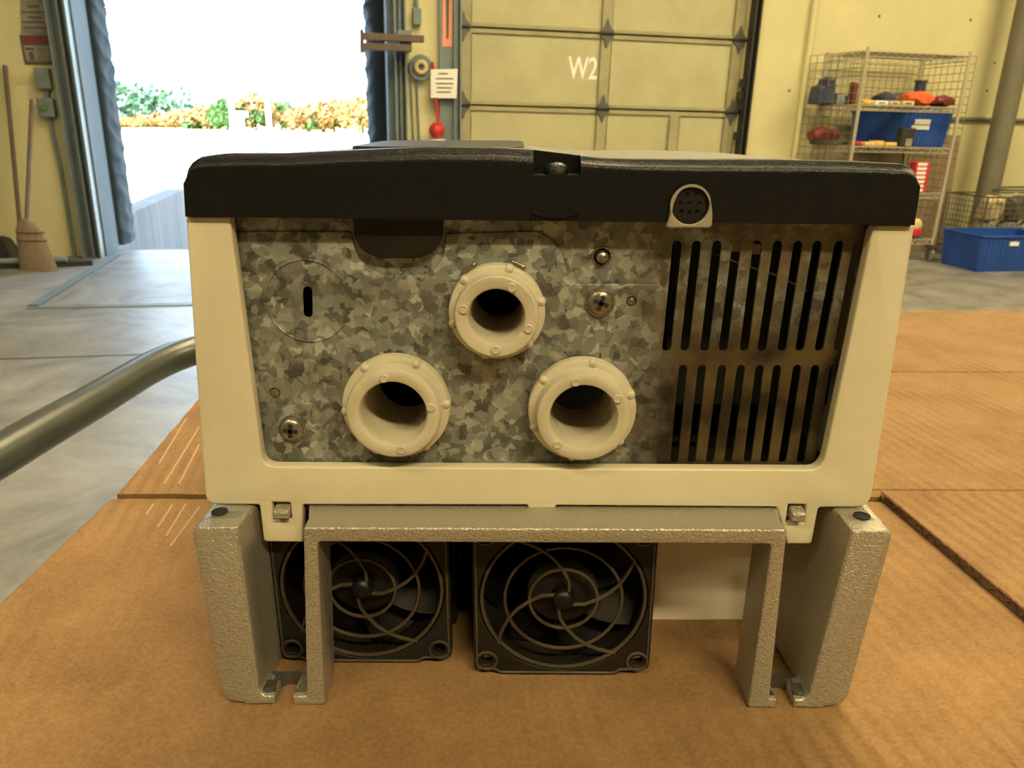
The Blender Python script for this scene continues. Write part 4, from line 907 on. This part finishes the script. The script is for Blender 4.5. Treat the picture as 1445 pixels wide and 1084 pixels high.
# -- steel plates
tops = [955.5, 982.8, 1012, 1039.5, 1069, 1097.5, 1126, 1153.5, 1184, 1210]; bots = [941, 966.4, 994.4, 1020.7, 1050.4, 1075.3, 1103.6, 1128.9, 1156.2, 1183]
t2 = [963.7, 990.3, 1019, 1045.6, 1071.9, 1096.5, 1124.8, 1150.4, 1177]; b2 = [951.4, 976, 1002, 1027.5, 1054.8, 1078.7, 1104.3, 1129.9, 1156]
DV = .2158
holes = [capsule(xz(a, 346, DV), xz(c, 490, DV), .00128) for a, c in zip(tops, bots)] + [capsule(xz(a, 520.5, DV), xz(c, 649, DV), .00122) for a, c in zip(t2, b2)]
sheet('vent_plate', [X_([(326, 296), (1258, 305), (1190, 676), (350, 672)], DV)]+holes+[circ(*xz(849.5, 362, DV), .0023, 20)]+[circ(*xz(cx, cy, DV), .0125*s_, 32) for cx, cy, s_, t_ in ((701.5, 439.5, .86, 0), (559.6, 573, 1, 1), (821, 577.6, 1, 1))]+[capsule(xz(434, 408, DV), xz(434.5, 445, DV), .0022)], DV, DV+.0010, 'galv', 0, dv, bres=0)
gp = [(334, 328), (367, 326.5), (495, 327), (499, 345), (506, 364), (520, 379), (540, 388.5), (598, 388.5), (614, 380), (625, 363), (628.5, 346), (629, 330), (757, 326.5), (778, 337), (792, 356), (799, 378), (805, 396), (812, 401), (930, 401), (938, 408), (934, 500), (926, 670), (366, 668)]
DG = .2149
BU = [(701.5, 439.5, .86, .80), (559.6, 573, 1, 1), (821, 577.6, 1, 1)]
hs = [circ(*xz(cx, cy, DG), .0088*s, 32) for cx, cy, s, t in BU]
sheet('gland_plate', [rnd(X_(gp, DG), .0007, 3)]+hs+[capsule(xz(434, 411, DG), xz(434.5, 442, DG), .00128), circ(*xz(387.5, 555, DG), .0016, 16), circ(*xz(891, 425.5, DG), .0015, 16)], DG, DG+.0008, 'galv', .0003, dv, bres=1)
# knockout: a shallow stamped ring
c = xz(434, 425, DG); pr = [(.0122, 0), (.0120, .0003), (.0117, .0003), (.0115, 0)]
B().lathe(pr, (c[0], DG, c[1]), (0, -1, 0), 64).obj('knockout_rim', 'galv', dv, smooth=50)
# rivets / holes plugs
for (px, py, r) in ((387.5, 555, .0013), (891, 425.5, .0010)):
    c = xz(px, py, DG); B().lathe([(r, -.001), (r, -.0002), (r*.6, 0), (.0001, .0001)], (c[0], DG, c[1]), (0, -1, 0), 20).obj('rivet', 'screw', dv, smooth=50)
c = xz(849.5, 362, DV); B().lathe([(.0018, -.004), (.0018, .0012), (.0013, .002), (.0001, .0022)], (c[0], DV, c[1]), (0, -1, 0), 20).obj('pin', 'screw', dv, smooth=50)
B().lathe([(.0023, 0), (.0026, .0003), (.0029, 0)], (c[0], DV, c[1]), (0, -1, 0), 24).obj('pin_collar', 'galv', dv, smooth=50)
# phillips screws
for (px, py, s, rot) in ((410, 608, 1.05, .1), (848, 428, 1.08, .35)):
    c = xz(px, py, DG-.002); b = B(); R0 = .0035*s
    b.lathe([(R0*1.12, 0), (R0*1.12, .0005), (R0, .0006), (R0*.97, .0012), (R0*.75, .0019), (R0*.4, .0023), (.0001, .0024)], (c[0], DG, c[1]), (0, -1, 0), 32)
    sc_ = b.obj('screw', 'screw', dv, smooth=50)
    b = B(); 
    for k in (0, 1):
        R_ = Matrix.Rotation(rot+k*math.pi/2, 3, 'Y'); b.box((c[0], DG-.0022, c[1]), (R0*1.15, .0010, R0*.30), R_)
    b.obj('cross_recess', 'inside', sc_)
# conduit bushings
for i, (cx, cy, s, t) in enumerate(BU):
    c = xz(cx, cy, .2125); o = (c[0], DG, c[1]); R = .0158*s; bo = .0096*(t if t < 1 else 1)
    b = B(); b.lathe([(R*.97, 0), (R, .0006), (R, .0034), (R*.985, .0040), (R*.96, .0042), (R*.872, .0044), (R*.862, .0047), (R*.852, .0086), (R*.835, .0092), (R*.81, .0094), (bo+.0012, .0094), (bo+.0003, .0091), (bo, .0085), (bo-.0003, .0), (bo-.0004, -.022), (bo+.001, -.022), (bo+.001, 0), (R*.97, 0)], o, (0, -1, 0), 72)
    bu = b.obj('conduit_bushing', 'bush', dv, smooth=28)
    for k in range(6):
        a = k*math.pi/3+(.25, .08, .35)[i]; ux, uz_ = math.cos(a), math.sin(a)
        B().lathe([(.0014, -.0030), (.0014, -.0005), (.0010, 0), (.0001, .0002)], (o[0]+ux*R*.93, DG-.0046, o[2]+uz_*R*.93), (0, -1, 0), 14).obj('lug', 'bush', bu, smooth=50)
        B().lathe([(.0012, -.0030), (.0012, 0), (.0001, .0001)], (o[0]+ux*R*1.0, DG-.0015, o[2]+uz_*R*1.0), (ux, 0, uz_), 12).obj('rim_lug', 'bush', bu)
    fr = (R*.80+bo)/2
    for a in ((2.9, 1.1, -.35, -1.6) if i == 0 else (.55, -2.3, 1.8) if i == 2 else (1.75, -1.4, .2)):
        B().lathe([(.0013, -.0004), (.0013, .0003), (.0010, .0005), (.0009, .0003), (.0001, .0003)], (o[0]+math.cos(a)*fr, DG-.0094, o[2]+math.sin(a)*fr), (0, -1, 0), 18).obj('mould_mark', 'bush', bu, smooth=40)
    if i == 0:
        for a in (2.15, 1.15):
            B().box((o[0]+math.cos(a)*R*1.02, DG-.0012, o[2]+math.sin(a)*R*1.02), (.0045, .002, .0022), Matrix.Rotation(-(a-math.pi/2), 3, 'Y')).obj('locknut_tab', 'screw', bu, bevel=.0004)

# -- black lid
ztop = [(258, 252), (260, 240), (266, 230), (277, 222), (300, 218.5), (320, 216.5), (400, 216.5), (500, 212), (560, 209.5), (600, 208), (700, 209), (750, 212), (800, 218), (850, 224), (900, 225), (1000, 225.5), (1100, 225.5), (1200, 228), (1250, 230.5), (1276, 232), (1289, 236), (1297, 243), (1300, 254)]
zfr = [(257, 262), (266, 245), (275, 238), (330, 236), (400, 236), (500, 231), (600, 228), (700, 228), (823, 236), (900, 241), (1000, 243), (1200, 244), (1285, 247), (1294, 252), (1301, 266)]
xsP = sorted(set([257.5, 258.5, 260, 263, 267, 272, 279, 288]+list(range(300, 1280, 14))+[752.8, 753.6, 819.4, 820.4, 1276, 1283, 1289, 1293, 1297, 1299.5, 1300.5]))
b = B(); cols = []
for px in xsP:
    tx, tz_ = xz(px, lerp(ztop, px), .2107); tx = xz(px, lerp(ztop, px), DLID)[0]; _, zf0 = xz(px, lerp(zfr, px), DLID); _, zbm = xz(px, 306+(px-262)/1029*12, DLID)
    # front x at the lower edge: the side walls draw in a little
    k = (px-779)/521; xb = xz(px+(4*max(0, -k-.9)*10 if k < 0 else -8*max(0, k-.9)*10), 307, DLID)[0]
    rec = 753.2 < px < 820
    zA = xz(px, 247, DLID)[1]; zA = min(zA, zf0-.0005)
    rows_ = [(DLID, zbm, xb), (DLID, zA, tx)]; dd_ = .0068
    rows_.append((.2153 if rec else DLID, zA+.0002, tx))
    dz_ = tz_-zf0
    for q in range(0, 6):
        t = q/4*math.pi*.38; y = DLID+.0012*(1-math.cos(t))/(1-math.cos(math.pi*.38)); z = zf0+min(.0018, dz_*.5)*math.sin(t)/math.sin(math.pi*.38)
        if q == 5: y, z = .2107, tz_
        if rec: y = max(y, .2153)
        rows_.append((y, z, tx))
    e = abs(k)**6
    rows_ += [(.2156 if rec else .2118, tz_+.0002, tx), (.25, tz_-.0014, tx*1.0), (.33, tz_-.0032, tx), (.40, tz_-.0045, tx), (DEND-.005, tz_-.005, tx), (DEND, tz_-.010, tx), (DEND, zbm, tx)]
    cols.append([b.bm.verts.new((x, y, z)) for y, z, x in rows_])
n_ = len(cols[0])
for A, Bq in zip(cols, cols[1:]):
    for i in range(n_): b.bm.faces.new((A[i], Bq[i], Bq[(i+1) % n_], A[(i+1) % n_]))
b.bm.faces.new(cols[0]); b.bm.faces.new(cols[-1][::-1])
lid = b.obj('lid', 'black', dv, smooth=32); lid.data.materials.append(M['dust'])
for f in lid.data.polygons:
    ys_ = [lid.data.vertices[v].co.y+.30 for v in f.vertices]; zs_ = [lid.data.vertices[v].co.z+TZ for v in f.vertices]
    if min(ys_) > .2112 and max(ys_) < DEND-.001 and min(zs_) > -.022 and abs(f.normal.z) > .3: f.material_index = 1
# screw dome in the lid recess, moulded crescent below
p = fp(785, 246, DLID+.0036); B().lathe([(.0034, -.0004), (.0033, .0008), (.0027, .0019), (.0016, .0026), (.0001, .0028)], (p.x, DLID+.0036, xz(785, 247, DLID)[1]+.0003), (0, 0, 1), 28).obj('lid_screw', 'black', dv, smooth=60, label='domed black lid screw')
pts = [fp(x, y, DLID) for x, y in ((751, 310), (752, 300), (760, 303), (772, 305.5), (785, 306), (798, 305.5), (808, 303), (815, 299), (815, 310))]
B().tube(pts, .0006, 6).obj('moulded_rib', 'black', dv, smooth=60)
sheet('lid_tongue', [rnd(X_([(496, 300), (626, 300), (624, 338), (612, 356), (590, 365), (535, 365), (512, 356), (500, 338)], .2128), .002, 4)], .2128, .2145, 'black2', .0005, dv)
# keypad on the lid, its thin edge just showing
p0 = fz(529, 201, -.0075); 
kp = [(-.062, .29), (.002, .29), (.002, .375), (-.062, .375)]
b = B(); rr_ = rnd(kp, .012, 6); n_ = len(rr_)
zk = -.0117
b.add([(x, y, zk) for x, y in rr_]+[(x, y, zk+.0026) for x, y in rr_], [tuple(range(n_))[::-1], tuple(range(n_, 2*n_))]+[(i, (i+1) % n_, n_+(i+1) % n_, n_+i) for i in range(n_)])
b.obj('keypad', 'black2', dv, bevel=.0006)
# -- round socket
DS = .2072
bz = rnd(X_([(939, 322), (944, 311), (949, 284), (957, 269), (968, 262), (982, 261.5), (995, 267), (1003, 281), (1006, 300), (1005, 322)], DS), .0012, 3)
c = xz(974.5, 289.5, DS)
sk = sheet('socket_bezel', [bz, circ(c[0], c[1], .00495, 40)], DS, DS+.0016, 'bezel', .0004, dv)
sheet('socket_face', [circ(c[0], c[1], .0049, 40)]+[circ(c[0]+a*.001, c[1]+d*.001, .00055, 12) for a, d in ((-.95, 2.6), (1.5, 2.7), (-2.5, .4), (-.2, .4), (2.4, .4), (-2.1, -1.8), (0, -2.1), (2.0, -1.9))], DS+.0009, DS+.0018, 'black2', .0001, dv, bres=0)
B().tube([(c[0]+.0049*math.cos(t*.19635), DS+.0006, c[1]+.0049*math.sin(t*.19635)) for t in range(32)], .00045, 6, closed=True).obj('socket_ring', 'black2', dv, smooth=60)

# -- fans
def fan(hx, hy, D, nm):
    c = fp(hx, hy, D); H = .0290; cz = TZ+.0293; cx = c.x
    f = None
    o = [(-H, -.0262), (-.0285, -.0275), (-.0225, -.0275), (-.0215, -.029), (.0185, -.029), (.0195, -.0275), (.0265, -.0275), (H, -.0262), (H, .0262), (.0285, .0285), (-.0285, .0285), (-H, .0262)]
    lp = [(cx+x, cz+z) for x, z in rnd(o, .002, 3)]
    fr = sheet('fan', [lp, circ(cx, cz, .0272, 56)]+[circ(cx+sx*.0248, cz+sz*.0235, .0020, 14) for sx in (-1, 1) for sz in (-1, 1)], D, D+.004, 'black2', .0004, dv)
    sheet('rear_flange', [[(cx+x, cz+z) for x, z in rnd([(-H, -.029), (H, -.029), (H, .028), (-H, .028)], .002, 3)], circ(cx, cz, .0272, 40)], D+.021, D+.0245, 'black2', .0003, fr)
    B().lathe([(.0272, 0), (.0285, 0), (.0285, -.019), (.0272, -.019), (.0272, 0)], (cx, D+.003, cz), (0, -1, 0), 48).obj('shroud', 'black2', fr, smooth=50)
    for sx in (-1, 1):
        for sz in (-1, 1):
            B().tube([(cx+sx*.0248+.0034*math.cos(t*.5236), D-.0002, cz+sz*.0235+.0034*math.sin(t*.5236)) for t in range(12)], .0005, 6, closed=True).obj('ear_rim', 'guard', fr, smooth=60)
    e = [(cx+x*.965, D-.0002, cz+z*.965) for x, z in rnd(o, .002, 3)]
    B().tube(e, .00045, 6, closed=True).obj('frame_bead', 'guard', fr, smooth=60)
    for r, w in ((.0109, .0006), (.0188, .0006), (.0262, .0007)):
        B().tube([(cx+r*math.cos(t*.1309), D+.0005, cz+r*math.sin(t*.1309)) for t in range(48)], w, 6, closed=True).obj('guard_ring', 'guard', fr, smooth=60)
    tab = [(.0032, -35), (.0070, -15), (.0109, 0), (.0150, 10), (.0188, 18), (.0225, 26), (.0262, 33), (.0268, 35)]
    for k in range(4):
        B().tube([(cx+r*math.cos(math.radians(a+k*92)), D+.0003, cz+r*math.sin(math.radians(a+k*92))) for r, a in tab], .00065, 6).obj('guard_spoke', 'guard', fr, smooth=60)
    B().lathe([(.0036, -.003), (.0036, .0002), (.0030, .0011), (.0018, .0018), (.0001, .0020)], (cx, D, cz), (0, -1, 0), 24).obj('guard_hub', 'black', fr, smooth=60)
    B().lathe([(.0115, -.020), (.0115, -.005), (.0105, -.0042), (.0001, -.004)], (cx, D, cz), (0, -1, 0), 32).obj('rotor', 'black2', fr, smooth=50)
    for k in range(7):
        a0 = k*2*math.pi/7; b = B(); g = []
        for i in range(7):
            r = .0115+.0148*i/6
            row = []
            for j in range(6):
                t = j/5; a = a0+t*.72+.35*(i/6); row.append(b.bm.verts.new((cx+r*math.cos(a), D+.006+.011*t, cz+r*math.sin(a))))
            g.append(row)
        for i in range(6):
            for j in range(5): b.bm.faces.new((g[i][j], g[i][j+1], g[i+1][j+1], g[i+1][j]))
        ex = bmesh.ops.solidify(b.bm, geom=b.bm.faces[:], thickness=.0007)
        b.obj('blade', 'black2', fr, smooth=50)
    return fr
fan(795, 848, .2118, 'r'); fan(511, 838, .2172, 'l')
